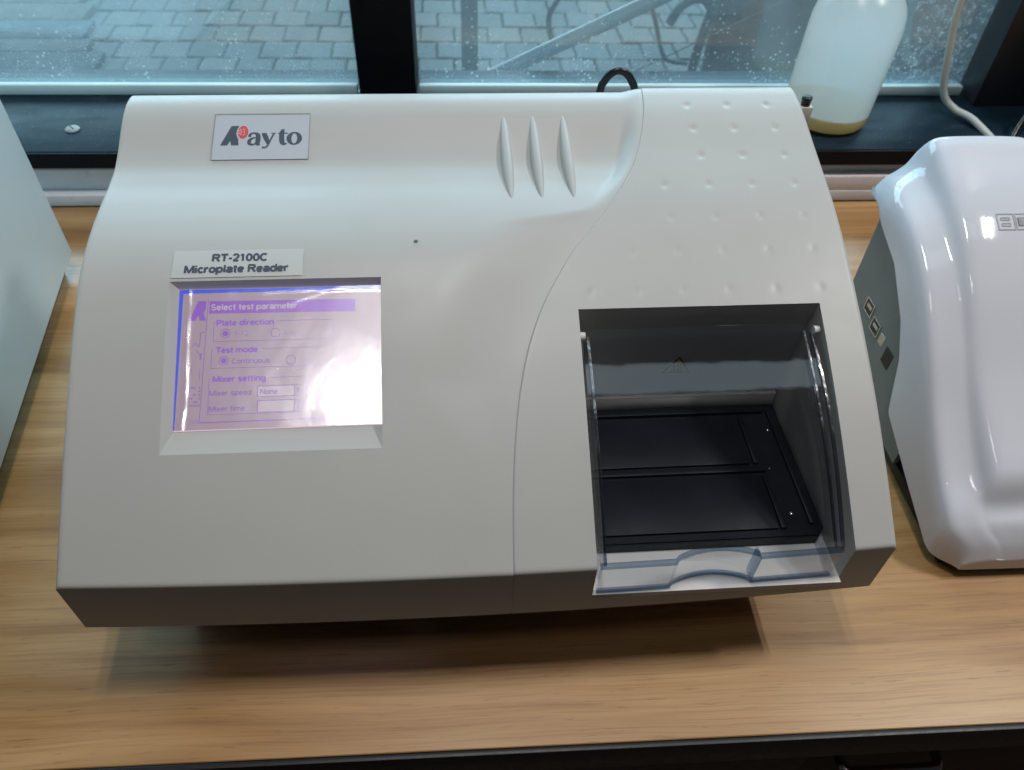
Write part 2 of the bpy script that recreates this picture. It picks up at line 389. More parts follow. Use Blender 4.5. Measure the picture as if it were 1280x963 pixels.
cells = []
for j in range(0, 33):
    for i in range(-34, 35):
        x = 0.35 + i * 0.150 + (0.075 if j % 2 else 0) + random.uniform(-.002, .002); y = 1.16 + j * 0.170
        d = max(abs(x - 0.4) / 2.6, abs(y - 3.45) / 0.72)
        cells.append((d, x, y))
cells.sort()
rest_v, rest_f = [], []
for k, (d, x, y) in enumerate(cells):
    me, vs, fs = random.choice(pm); dz = random.uniform(-.004, .003)
    if k < 300:
        o = bpy.data.objects.new('paver', me); C.objects.link(o); o.parent = pav
        o.location = (x, y, -0.9 + dz); o.rotation_euler = (random.uniform(-.008, .008), random.uniform(-.008, .008), random.uniform(-.012, .012))
    else:
        b0 = len(rest_v); rest_v += [(vx + x, vy + y, vz - 0.9 + dz) for vx, vy, vz in vs]; rest_f += [[b0 + q for q in f] for f in fs]
me = bpy.data.meshes.new('paver_field'); me.from_pydata(rest_v, [], rest_f); o = link('paver_field', me, M_paver, pav); o['kind'] = 'stuff'

def outside_tube(name, pts, r, mat, label, cat, n=10, sm=8):
    o = tube(name, pts, r, mat, None, n, sm); tag(o, label, cat); return o
outside_tube('leaning_pipe', [(-0.16, 1.012, -0.052), (0.0147, 1.012, 0.0325), (0.2552, 1.012, 0.148), (0.60, 1.012, 0.314), (0.95, 1.02, 0.482)], 0.0098, M_hose,
             'pale grey pipe slanting up to the right just outside the glass', 'pipe', 14, 2)
outside_tube('thin_wire', [(0.02, 0.995, -0.045), (0.2357, 0.995, 0.0625), (0.35, 0.995, 0.121), (0.70, 0.995, 0.30)], 0.0007, M_steel,
             'thin slanting wire just outside the glass, below the pale pipe', 'wire', 6, 2)

# ------------------------------------------------------------------ the wall, the window, the floor
tag(box('floor', -3, 3, -2.5, 0.79, -0.80, -0.75, M_floor), kind='structure')
wall = tag(box('wall', -2.5, 2.5, 0.790, 1.0, -0.75, 0.0405, M_wall), kind='structure')
box('skirting_strip', -2.0, 2.0, 0.7755, 0.7885, 0.0006, 0.0142, M_wall, wall, 0.0012)
box('trim_strip', 0.3905, 0.56, 0.7765, 0.7895, 0.0146, 0.0325, M_white, wall, 0.0006)
win = tag(empty('window', (0, 0.78, 0.04)), 'black framed window with dusty blue tinted glass behind the bench', 'window')
def W_(o): o.parent = win; o.matrix_parent_inverse = Matrix.Translation((0, -0.78, -0.04)); return o
W_(box('sill_gasket', -2, 2, 0.7835, 0.80, 0.0412, 0.0462, M_inner, None, 0.001))
W_(box('sill_ledge', -2, 2, 0.780, 0.985, 0.0466, 0.0655, M_sill, None, 0.0015))
bm = bmesh.new(); add_box(bm, -2, 2, 0.7775, 0.7799, 0.0468, 0.0645, 0.0004, 1)
W_(bm_obj('sill_face', bm, M_frame))
for xa, xb in ((-2.0, -0.1245), (-0.0505, 0.6335)):
    W_(box('glazing_bead', xa, xb, 0.9115, 0.921, 0.0657, 0.0785, M_bead, None, 0.002))
    W_(box('glass_pane', xa, xb, 0.9218, 0.9278, 0.0659, 1.7, M_glass, None))
W_(box('window_mullion', -0.1205, -0.0535, 0.897, 0.975, 0.0657, 1.7, M_frame, None, 0.0012))
W_(box('window_mullion', 0.637, 0.7098, 0.885, 0.975, 0.0657, 1.7, M_steel if False else principled('slate_frame', (0.028, 0.032, 0.042), 0.45, mott=0.15), None, 0.0012))
W_(box('casement_frame', 0.7102, 1.05, 0.795, 0.97, 0.0657, 1.7, M_frame, None, 0.0012))
bm = bmesh.new(); add_lathe(bm, [(0.0078, 0), (0.0078, 0.0012), (0.0066, 0.0022), (0.003, 0.0027), (0.001, 0.0028)], 24)
sc_ = W_(bm_obj('screw_cap', bm, principled('dusty_cap', (0.36, 0.38, 0.38), 0.6, mott=0.25, mscale=300), None, 40)); sc_.location = (-0.4345, 0.8285, 0.0657)
sl = box('screw_slot', -0.0045, 0.0045, -0.0006, 0.0006, 0.0024, 0.00305, M_frame, sc_); sl.rotation_euler = (0, 0, R(-50))

# posts and bent rods standing outside
tag(box('steel_post', 0.0035, 0.0455, 1.98, 2.02, -0.955, 1.2, M_steel, None, 0.004), 'slim blue grey post standing outside just right of the left mullion', 'post')
outside_tube('bent_rod', [(0.36, 2.2, -0.10), (0.30, 2.2, -0.195), (0.268, 2.2, -0.2765), (0.2485, 2.2, -0.3144), (0.2514, 2.2, -0.3618), (0.272, 2.2, -0.400), (0.31, 2.2, -0.395), (0.42, 2.2, -0.34), (0.56, 2.2, -0.272)], 0.0075, M_steel,
             'thin curved rod outside, hooking behind the slanting pale pipe', 'rod')
outside_tube('bent_rod', [(0.49, 2.2, -0.16), (0.5237, 2.2, -0.2746), (0.5497, 2.2, -0.3382), (0.5746, 2.2, -0.4048), (0.60, 2.2, -0.44), (0.66, 2.2, -0.45)], 0.0065, M_steel,
             'thin straight rod outside crossing the upper end of the pale pipe', 'rod')
outside_tube('bent_rod', [(0.56, 2.1, -0.30), (0.585, 2.1, -0.255), (0.62, 2.1, -0.235), (0.65, 2.1, -0.242), (0.6665, 2.1, -0.2684), (0.6585, 2.1, -0.3203), (0.650, 2.1, -0.385), (0.646, 2.1, -0.4762), (0.64, 2.1, -0.955)], 0.0125, M_steel,
             'thick hooked rod outside between slanting pipe and bottle', 'rod')
RFL = tag(empty('reflection_bands', (-2.0, 3.3, -0.9)), 'flat planks lying on the paving outside the left pane', 'bands')  # flat strips added to imitate the case's dark, banded reflection in the pane
M_refl = [principled('reflection_tone', c, 0.75, mott=0.25, mscale=9, bump=0.3, bscale=120) for c in ((0.028, 0.036, 0.042), (0.075, 0.072, 0.074), (0.05, 0.07, 0.085), (0.085, 0.078, 0.06))]
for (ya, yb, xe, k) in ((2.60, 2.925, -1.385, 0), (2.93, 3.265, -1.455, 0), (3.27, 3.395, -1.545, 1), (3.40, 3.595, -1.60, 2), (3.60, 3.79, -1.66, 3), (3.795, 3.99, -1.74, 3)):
    b_ = box('reflection_band', -4.6, xe, ya, yb, -0.894, -0.868, M_refl[k], None, 0.004); b_.parent = RFL; b_.matrix_parent_inverse = Matrix.Translation((2.0, -3.3, 0.9))
refl_drop = tag(box('reflection_backdrop', 0.735, 1.60, 2.25, 2.30, -0.955, 0.9, M_refldark, None, 0.003), 'dark board added outside to imitate a dark reflection in the splashed glass by the bottle', 'backdrop')  # dark sheet added in place of a dark reflection in the glass

# ------------------------------------------------------------------ the bench
bench = tag(empty('workbench', (0, 0.17, -0.75)), 'oak effect laminate workbench with black front edge under the instruments', 'workbench')
def B_(o): o.parent = bench; o.matrix_parent_inverse = Matrix.Translation((0, -0.17, 0.75)); return o
B_(box('tabletop', -1.3, 1.5, 0.1690, 0.775, -0.026, 0.0, M_wood, None, 0.0006, 1))
B_(box('edge_band', -1.3, 1.5, 0.1650, 0.1686, -0.034, -0.0002, M_black, None, 0.0006))
B_(box('support_panel', -1.2, 0.275, 0.205, 0.74, -0.74, -0.0265, M_black, None, 0.001))
dr = B_(box('drawer_front', 0.2765, 1.2, 0.232, 0.74, -0.60, -0.0265, M_drawer, None, 0.002))
hb = bmesh.new()
add_tube(hb, spline([(0.3165, 0.2335, -0.2), (0.3165, 0.214, -0.2), (0.3185, 0.2055, -0.2), (0.325, 0.2030, -0.2), (0.36, 0.2025, -0.2), (0.394, 0.2030, -0.2), (0.4005, 0.2055, -0.2), (0.4025, 0.214, -0.2), (0.4025, 0.2335, -0.2)], 5), 0.0046, 12)
h_ = bm_obj('drawer_handle', hb, M_chrome, None, 50); h_.parent = dr; h_.matrix_parent_inverse = dr.matrix_parent_inverse.inverted() @ Matrix.Translation((0, -0.17, 0.75)) if False else Matrix.Identity(4)

# ------------------------------------------------------------------ the microplate reader
RD = tag(empty('microplate_reader', (0.0117, 0.2255, 0), R(0.95)), 'grey white plate reader with lit touch screen and clear plastic lid', 'plate reader')
HW = 0.2356
pL = Pchip([(0, .12), (.03, .1408), (.063, .1625), (.0936, .1815), (.125, .2000), (.150, .2125), (.170, .2193), (.188, .2230), (.206, .2253), (.228, .2272), (.2445, .2298), (.258, .2348), (.272, .2413), (.284, .2462), (.296, .2490), (.306, .2490)])
pR = Pchip([(0, .12), (.0315, .1415), (.064, .162), (.1084, .1865), (.1478, .2055), (.1922, .2232), (.2417, .2375), (.288, .2500), (.300, .2518), (.308, .2518)])
seam_t = Pchip([(-.006, .0117), (.0244, .0128), (.0552, .0156), (.0836, .0205), (.1093, .0278), (.1327, .0382), (.1495, .0483), (.168, .0611), (.1842, .0755), (.2051, .091), (.2281, .1049), (.2525, .1139), (.2787, .1201), (.2971, .1224), (.306, .123), (.33, .123)])
def bow(x, y): return 0.0057 * (1 - (x / HW) ** 2) * max(0.0, 1 - y / 0.09) ** 1.5
def zb(y): return 0.0745 - 0.03 * sstep(0.0, 0.3, y)
DIM = [(x, y) for y, xs in ((.284, (.152, .1808, .2095)), (.2616, (.1525, .1815, .2105)), (.2376, (.1535, .1825, .2114)), (.2125, (.1245, .1541, .183, .212)),
       (.187, (.1247, .1541, .1833, .2121)), (.163, (.097, .1254, .1547, .184, .2132)), (.1378, (.0672, .0966, .1256, .1545, .1843, .2129))) for x in xs]
def zleft(x, y):
    z = pL(y)
    d = pR(y) - 0.0003 - z
    w = 0.016 if d > 0.0005 else 0.016 + 0.05 * sstep(-0.0002, -0.003, d)
    k = sstep(seam_t(y) - w, seam_t(y) - 0.0005, x)
    return z + d * k
def zright(x, y):
    z = pR(y) + 0.0003
    for dx, dy in DIM:
        q = (x - dx) ** 2 + (y - dy) ** 2
        if q < 5e-5: z -= (0.00050 + 0.00028 * sstep(0.15, 0.23, y)) * math.exp(-q / (0.0023 ** 2))
    return z
# rows: (kind, y, dz): front face rows by z, then the top by y, then the back face
def make_shell(name, zf, cols_at, hole, ys_extra, ystep):
    front = [0.0745, 0.0885, 0.10, 0.110, 0.1165, 0.1184]
    ys = set(); y = 0.0028
    while y < 0.3035: ys.add(round(y, 5)); y += ystep
    for e in ys_extra: ys = {q for q in ys if abs(q - e) > ystep * 0.45}; ys.add(e)
    ys = sorted(ys)
    rows = [('f', z) for z in front] + [('t', 0.0001, -0.0009), ('t', 0.0005, -0.0003), ('t', 0.0011, -0.00005), ('t', 0.0019, 0.0)] + [('t', y, 0.0) for y in ys]
    rows += [('t', 0.3060, -0.0004), ('t', 0.3088, -0.0018), ('t', 0.3108, -0.0042), ('t', 0.3118, -0.008), ('b', 0.15), ('b', 0.05)]
    vs, idx = [], []
    ncol = len(cols_at(0.1))
    for r in rows:
        y = r[1] if r[0] == 't' else (0.0 if r[0] == 'f' else 0.312)
        line = []
        for (x, drop) in cols_at(max(0, min(y, 0.306))):
            yy = y - bow(x, y)
            if r[0] == 't': z = zf(x, min(y, 0.3035)) + r[2] - drop
            elif r[0] == 'f': z = r[1]
            else: z = r[1]
            line.append(len(vs)); vs.append((x, yy, z))
        idx.append(line)
    fs = []
    for a in range(len(rows) - 1):
        ya = rows[a][1] if rows[a][0] == 't' else (0.0 if rows[a][0] == 'f' else 0.312)
        yb = rows[a + 1][1] if rows[a + 1][0] == 't' else (0.0 if rows[a + 1][0] == 'f' else 0.312)
        ca = cols_at(max(0, min(ya, .306)))
        for k in range(ncol - 1):
            xm = (ca[k][0] + ca[k + 1][0]) / 2
            if hole and hole[0] < xm < hole[1] and hole[2] - 1e-6 <= ya and yb <= hole[3] + 1e-6 and not (rows[a][0] == 'f' and rows[a][1] < 0.088): continue
            fs.append((idx[a][k], idx[a][k + 1], idx[a + 1][k + 1], idx[a + 1][k]))
    return vs, fs, idx, rows
def side_wall(vs, fs, idx, rows, k, x):
    top = [idx[a][k] for a in range(len(rows)) if rows[a][0] == 't']
    bot = []
    for q in top:
        bot.append(len(vs)); vs.append((x, vs[q][1], zb(max(0, vs[q][1]))))
    for a in range(len(top) - 1): fs.append((top[a], top[a + 1], bot[a + 1], bot[a]))
def lip(vs, fs, idx, rows, k, depth):
    line = [idx[a][k] for a in range(len(rows)) if rows[a][0] == 't']; low = []
    for q in line: low.append(len(vs)); vs.append((vs[q][0], vs[q][1], vs[q][2] - depth))
    for a in range(len(line) - 1): fs.append((line[a], line[a + 1], low[a + 1], low[a]))
FIL = [(0.0, 0.0022), (0.0004, 0.0012), (0.0011, 0.0005), (0.0022, 0.0)]
SX0, SX1, SY0, SY1 = -0.1830, -0.0596, 0.0575, 0.1461
def lin(a, b, n): return [a + (b - a) * k / n for k in range(n + 1)]
def cols_left(y):
    s = seam_t(y) - 0.00012
    c = [(-HW + q, d) for q, d in FIL]
    c += [(x, 0) for x in lin(-HW + 0.004, SX0, 10)] + [(x, 0) for x in lin(SX0, SX1, 30)[1:]]
    c += [(SX1 + (s - 0.030 - SX1) * t, 0) for t in lin(0, 1, 16)[1:]]
    c += [(s - 0.030 + 0.030 * t, 0) for t in lin(0, 1, 22)[1:]]
    c[-1] = (s, 0.0001)
    return c
vs, fs, idx, rows = make_shell('body_shell', zleft, cols_left, (SX0, SX1, SY0, SY1), (SY0, SY1), 0.0024)
side_wall(vs, fs, idx, rows, 0, -HW); lip(vs, fs, idx, rows, len(idx[0]) - 1, 0.004)
nrmS = Vector((0, -math.sin(R(31.2)), math.cos(R(31.2)))); tanS = Vector((0, math.cos(R(31.2)), math.sin(R(31.2))))
P0 = Vector((-0.178, 0.0718, 0.1611))               # lower left corner of the recessed screen
def SP(u, v, h=0.0): return P0 + Vector((u, 0, 0)) + tanS * v + nrmS * h
# recess walls between the opening and the screen
ring_o = [(x, SY0) for x in lin(SX0, SX1, 12)] + [(SX1, y) for y in lin(SY0, SY1, 12)[1:]] + [(x, SY1) for x in lin(SX1, SX0, 12)[1:]] + [(SX0, y) for y in lin(SY1, SY0, 12)[1:-1]]
U0, U1, V0, V1 = -0.0005, 0.1182, 0.0002, 0.0856
ring_i = [(u, V0) for u in lin(U0, U1, 12)] + [(U1, v) for v in lin(V0, V1, 12)[1:]] + [(u, V1) for u in lin(U1, U0, 12)[1:]] + [(U0, v) for v in lin(V1, V0, 12)[1:-1]]
a0 = len(vs)
for x, y in ring_o: vs.append((x, y - bow(x, y), zleft(x, y)))
b0 = len(vs)
for u, v in ring_i: vs.append(tuple(SP(u, v, -0.0006)))
n = len(ring_o)
for k in range(n): fs.append((a0 + k, a0 + (k + 1) % n, b0 + (k + 1) % n, b0 + k))
mesh('body_shell', vs, fs, M_shell, RD, 30)

OX0, OX1, OY1 = 0.0588, 0.2100, 0.1281
def cols_right(y):
    s = seam_t(y) + 0.00012
    A = max(OX0, s + 0.004) if y <= OY1 + 0.002 else max(OX0 + (y - OY1) * 0.6, s + 0.01)
    c = [(s, 0.0005), (s + 0.0005, 0.0001)]
    c += [(s + 0.001 + (A - s - 0.001) * t, 0) for t in lin(0, 1, 28)]
    c += [(A + (OX1 - A) * t, 0) for t in lin(0, 1, 110)[1:]]
    c += [(OX1 + (HW - 0.004 - OX1) * t, 0) for t in lin(0, 1, 18)[1:]]
    c += [(HW - q, d) for q, d in reversed(FIL)]
    return c
vs, fs, idx, rows = make_shell('right_cover', zright, cols_right, (OX0, OX1, 0.0, OY1), (OY1,), 0.0014)
side_wall(vs, fs, idx, rows, len(idx[0]) - 1, HW); lip(vs, fs, idx, rows, 0, 0.006)
mesh('right_cover', vs, fs, M_shell, RD, 30)

# backing strip behind the seam, so that no light shows through the joint
sv, sf = [], []
for (y, z) in [(0.0012, 0.0746), (0.0012, 0.117)] + [(y, None) for y in lin(0.004, 0.300, 80)]:
    xs_ = seam_t(max(0, y))
    for dx in (-0.003, 0.003):
        sv.append((xs_ + dx, y - bow(xs_, y), z if z is not None else pR(y) - 0.0016))
for a in range(len(sv) // 2 - 1): sf.append((2 * a, 2 * a + 1, 2 * a + 3, 2 * a + 2))
mesh('seam_backing', sv, sf, M_shell, RD)

# well under the lid: jamb walls of the opening (shell colour), liner and tray
ZW = 0.0905
jv, jf = [], []
def strip(top, bot):
    a = len(jv); jv.extend(top); b = len(jv); jv.extend(bot)
    for k in range(len(top) - 1): jf.append((a + k, a + k + 1, b + k + 1, b + k))
yl = [0.0] + lin(0.002, OY1, 40)
def fy(x, y): return y - bow(x, y)
for x in (OX0 - 0.0002, OX1 + 0.0002):
    strip([(x, fy(x, y), (pR(y) if y > 0.001 else 0.1185) - 0.0002) for y in yl], [(x, fy(x, y), 0.0885) for y in yl])
xl = lin(OX0 - 0.0002, OX1 + 0.0002, 20)
strip([(x, OY1 + 0.0002, pR(OY1)) for x in xl], [(x, OY1 + 0.0045, 0.176) for x in xl])
for x in (OX0 - 0.0002, OX1 + 0.0002):
    strip([(x, OY1, 0.1955), (x, 0.1392, 0.175)], [(x, OY1, 0.0885), (x, 0.1392, 0.0885)])
mesh('opening_jamb', jv, jf, M_shell, RD, 40)
jv, jf = [], []
strip([(x, OY1 + 0.0046, 0.1758) for x in xl], [(x, 0.1385, ZW) for x in xl])
mesh('well_back', jv, jf, principled('well_back_grey', (0.52, 0.53, 0.54), 0.45, mott=0.02), RD, 40)
box('well_floor', OX0, OX1, -0.0050, 0.139, 0.0862, ZW, M_liner, RD)
box('back_ledge', OX0 + 0.001, OX1 - 0.0003, 0.1345, 0.1380, ZW + 0.0002, 0.1085, M_liner, RD, 0.001)
# tray
tv = [(0.066, 0.0225), (0.2035, 0.0225), (0.2092, 0.029), (0.2092, 0.134), (0.066, 0.134)]
bm = bmesh.new()
top = [bm.verts.new((x, y, 0.0985)) for x, y in tv]; bot = [bm.verts.new((x, y, ZW + 0.0003)) for x, y in tv]
bm.faces.new(top); bm.faces.new(bot[::-1])
for k in range(5): bm.faces.new((top[k], top[(k + 1) % 5], bot[(k + 1) % 5], bot[k]))
bmesh.ops.bevel(bm, geom=[e for e in bm.edges if e.verts[0].co.z > 0.098 and e.verts[1].co.z > 0.098], offset=0.0012, segments=2, affect='EDGES')
tray = bm_obj('plate_tray', bm, M_tray, RD, 40)
def raised(name, x0, x1, y0, y1, h, bev=0.0005): return box(name, x0, x1, y0, y1, 0.0987, 0.0987 + h, M_tray, tray, bev)
raised('plate_bed', 0.0675, 0.176, 0.0795, 0.1205, 0.0018)
raised('plate_bed', 0.0675, 0.180, 0.0285, 0.0700, 0.0018)
raised('crossbar', 0.0675, 0.1855, 0.0725, 0.0768, 0.0024)
raised('guide_rail', 0.1815, 0.1850, 0.0285, 0.0700, 0.0020)
raised('guide_rail', 0.1790, 0.1822, 0.0795, 0.1205, 0.0020)
raised('side_rail', 0.2005, 0.2030, 0.031, 0.126, 0.0022)
raised('rear_rail', 0.0675, 0.198, 0.1240, 0.1275, 0.0030)
for (x, y, r) in ((0.1974, 0.1083, 0.0014), (0.1916, 0.0395, 0.0016), (0.188, 0.075, 0.0010), (0.076, 0.098, 0.0008)):
    bm = bmesh.new(); add_lathe(bm, [(r, 0), (r, 0.0008), (r * 0.6, 0.0013), (r * 0.2, 0.0014)], 14, (x, y, 0.0987)); bm_obj('screw', bm, M_metal, tray, 40)
# warning triangle on the back of the well
st = empty('warning_sticker', (0, 0, 0)); st.parent = RD
bn = Vector((0, -0.99, 0.10)).normalized()
def BK(x, z, h): yb = (OY1 + 0.0046) + (0.1758 - z) / (0.1758 - ZW) * (0.1385 - OY1 - 0.0046); return (x, yb - h, z)
def tri(cx, cz, s, h): return [BK(cx - s, cz - s * 0.62, h), BK(cx + s, cz - s * 0.62, h), BK(cx, cz + s * 1.0, h)]
def prism(name, pts, mat, parent, dv):
    vs = [Vector(p) for p in pts] + [Vector(p) + Vector(dv) for p in pts]; n = len(pts)
    return mesh(name, vs, [list(range(n)), list(range(2 * n - 1, n - 1, -1))] + [[k, (k + 1) % n, n + (k + 1) % n, n + k] for k in range(n)], mat, parent)
CX, CZ = 0.1325, 0.1375
prism('sticker_border', tri(CX, CZ, 0.0098, 0.0003), M_black, st, (0, 0.0002, 0))
prism('sticker_face', tri(CX, CZ, 0.0080, 0.0006), M_yellow, st, (0, 0.0002, 0))
bm = bmesh.new()
for k in (-1, 0, 1):
    q = spline([(CX + k * 0.0022 + dx, BK(0, CZ + dz, 0.0009)[1], CZ + dz) for dx, dz in ((0, -0.0022), (0.0007, -0.0008), (-0.0006, 0.0008), (0.0002, 0.0022 + (0.001 if k == 0 else 0)))], 4)
    add_tube(bm, q, 0.00042, 6)
add_tube(bm, [(CX - 0.0044, BK(0, CZ - 0.0034, 0.0009)[1], CZ - 0.0034), (CX + 0.0044, BK(0, CZ - 0.0034, 0.0009)[1], CZ - 0.0034)], 0.0005, 6)
bm_obj('sticker_symbol', bm, M_black, st)

# clear lid
LID = empty('lid', (0, 0, 0)); LID.parent = RD
LX0, LX1 = 0.0612, 0.2040
def lz(y): return pR(y) - 0.0052 + 0.0042 * math.sin(PI * min(1, y / 0.118)) - 0.003 * (y / 0.118)
lys = lin(0.0035, 0.1175, 40)
def fyl(x, y): return y - bow(x, y) * 0.9
nx = lin(LX0, LX1, 30)
vs, fs = [], []
for off in (0, -0.0024):
    for y in lys:
        for x in nx: vs.append((x, fyl(x, y), lz(y) + off))
nn = len(nx); mm = len(lys)
def vi(o, a, k): return o * nn * mm + a * nn + k
for a in range(mm - 1):
    for k in range(nn - 1):
        fs.append((vi(0, a, k), vi(0, a, k + 1), vi(0, a + 1, k + 1), vi(0, a + 1, k)))
        fs.append((vi(1, a, k), vi(1, a + 1, k), vi(1, a + 1, k + 1), vi(1, a, k + 1)))
mesh('lid_top', vs, fs, M_lid, LID, 60)
def ribbon(name, x0, x1, depth, mat, bulge=0.0, y0=0.0035, y1=0.1175):
    vs, fs = [], []
    yy = lin(y0, y1, 40)
    for y in yy:
        t = (y - y0) / (y1 - y0); e = bulge * math.sin(PI * t)
        for x, z in ((x0 + e, lz(y) + 0.0006), (x1 + e, lz(y) + 0.0006), (x1 + e, lz(y) - depth), (x0 + e, lz(y) - depth)):
            vs.append((x, fyl(x, y), z))
    for a in range(len(yy) - 1):
        for k in range(4): fs.append((a * 4 + k, a * 4 + (k + 1) % 4, a * 4 + 4 + (k + 1) % 4, a * 4 + 4 + k))
    fs += [(0, 1, 2, 3), tuple(len(vs) - 4 + k for k in (3, 2, 1, 0))]
    return mesh(name, vs, fs, mat, LID, 40)
ribbon('lid_side', LX0 - 0.0002, LX0 + 0.0022, 0.016, M_lid)
ribbon('lid_side', LX1 - 0.0022, LX1 + 0.0002, 0.016, M_lid)
ribbon('lid_rim', LX1 + 0.0004, LX1 + 0.0019, 0.0026, M_rim, 0.0010)
ribbon('lid_rim', LX1 - 0.0040, LX1 - 0.0028, 0.0016, M_rim)
ribbon('lid_rim', LX0 + 0.0024, LX0 + 0.0040, 0.0024, M_rim)
# front wall with the scooped finger grip
GX0, GX1 = 0.1055, 0.1545
def fpath(x):
    y = fyl(x, 0.0) + 0.0004
    if GX0 < x < GX1: y += 0.0062 * math.sin(PI * (x - GX0) / (GX1 - GX0)) ** 0.75 + 0.0010
    return y
fx = lin(LX0, GX0, 10) + [GX0 + 1e-4] + lin(GX0, GX1, 24)[1:-1] + [GX1 - 1e-4] + lin(GX1, LX1, 10)
def fwall(name, z0, z1, th, mat):
    vs, fs = [], []
    for x in fx:
        y = fpath(x)
        vs += [(x, y, z1), (x, y + th, z1), (x, y + th, z0), (x, y, z0)]
    for a in range(len(fx) - 1):
        for k in range(4): fs.append((a * 4 + k, a * 4 + (k + 1) % 4, a * 4 + 4 + (k + 1) % 4, a * 4 + 4 + k))
    fs += [(0, 1, 2, 3), tuple(len(vs) - 4 + k for k in (3, 2, 1, 0))]
    return mesh(name, vs, fs, mat, LID, 35)
fwall('lid_front', 0.0930, 0.1170, 0.0020, M_lid)
fwall('lid_lip', 0.1172, 0.1196, 0.0030, M_lidedge)
fwall('lid_lip', 0.0912, 0.0928, 0.0026, M_lidedge)
for gx in (GX1,):
    box('grip_wall', gx - 0.0009, gx + 0.0009, fyl(gx, 0) + 0.001, fyl(gx, 0) + 0.0085, 0.093, 0.1170, M_lidedge, LID, 0.0003)
for x in (0.0602, 0.2068):
    bm = bmesh.new(); add_tube(bm, [(x - 0.0012, 0.1165, lz(0.1165) + 0.0022), (x + 0.0022, 0.1165, lz(0.1165) + 0.0022)], 0.0026, 14)
    bm_obj('hinge_pin', bm, M_liner, RD, 50)

# base block under the overhang, ribs, LED, knob
box('base_block', -0.205, 0.205, 0.045, 0.300, 0.0015, 0.0775, M_black, RD, 0.003)
for xs, xe in ((.0219, .0229), (.0422, .0428), (.0632, .0638)):
    vs, fs = [], []
    N, K = 36, 10
    ya, yb = 0.2060, 0.2800
    for a in range(N + 1):
        t = a / N; y = ya + (yb - ya) * t; x = xe + (xs - xe) * t
        w = 0.0040 * max(0.0, math.sin(PI * t)) ** 0.62 + 0.00015
        chord = pL(ya) + (pL(yb) - pL(ya)) * t; h = max(chord, pL(y)) - pL(y) + 0.0014 * math.sin(PI * t)
        for k in range(K + 1):
            an = PI * k / K
            vs.append((x - w * math.cos(an), y, pL(y) - 0.0006 + (h + 0.0006) * math.sin(an) ** 0.8))
    for a in range(N):
        for k in range(K): fs.append((a * (K + 1) + k, a * (K + 1) + k + 1, (a + 1) * (K + 1) + k + 1, (a + 1) * (K + 1) + k))
    mesh('vent_rib', vs, fs, M_shell, RD, 60)
bm = bmesh.new(); add_lathe(bm, [(0.0011, -0.0002), (0.0010, 0.0002), (0.0003, 0.0003)], 12)
o = bm_obj('paint_fleck', bm, M_white, RD, 60); o.location = (-0.0622, 0.0459, pL(0.0459) - 0.0002); o.scale = (0.8, 1.3, 1); o.rotation_euler = (R(32), 0, 0)
bm = bmesh.new(); add_lathe(bm, [(0.0013, -0.0005), (0.0013, 0.0003), (0.0007, 0.0007), (0.0002, 0.0008)], 16)
o = bm_obj('power_led', bm, M_led, RD, 40); o.location = (-0.0385, 0.1699, pL(0.1699))
kb = empty('side_knob', (0, 0, 0)); kb.parent = RD
box('knob_bracket', 0.2366, 0.2520, 0.2965, 0.3050, 0.2270, 0.2405, M_cream, kb, 0.001)
bm = bmesh.new(); add_lathe(bm, [(0.0034, 0), (0.0034, 0.0035), (0.0037, 0.004), (0.0037, 0.0062), (0.0030, 0.0068), (0.001, 0.007)], 18, (0.2468, 0.3008, 0.2406)); bm_obj('knob_button', bm, M_black, kb, 40)

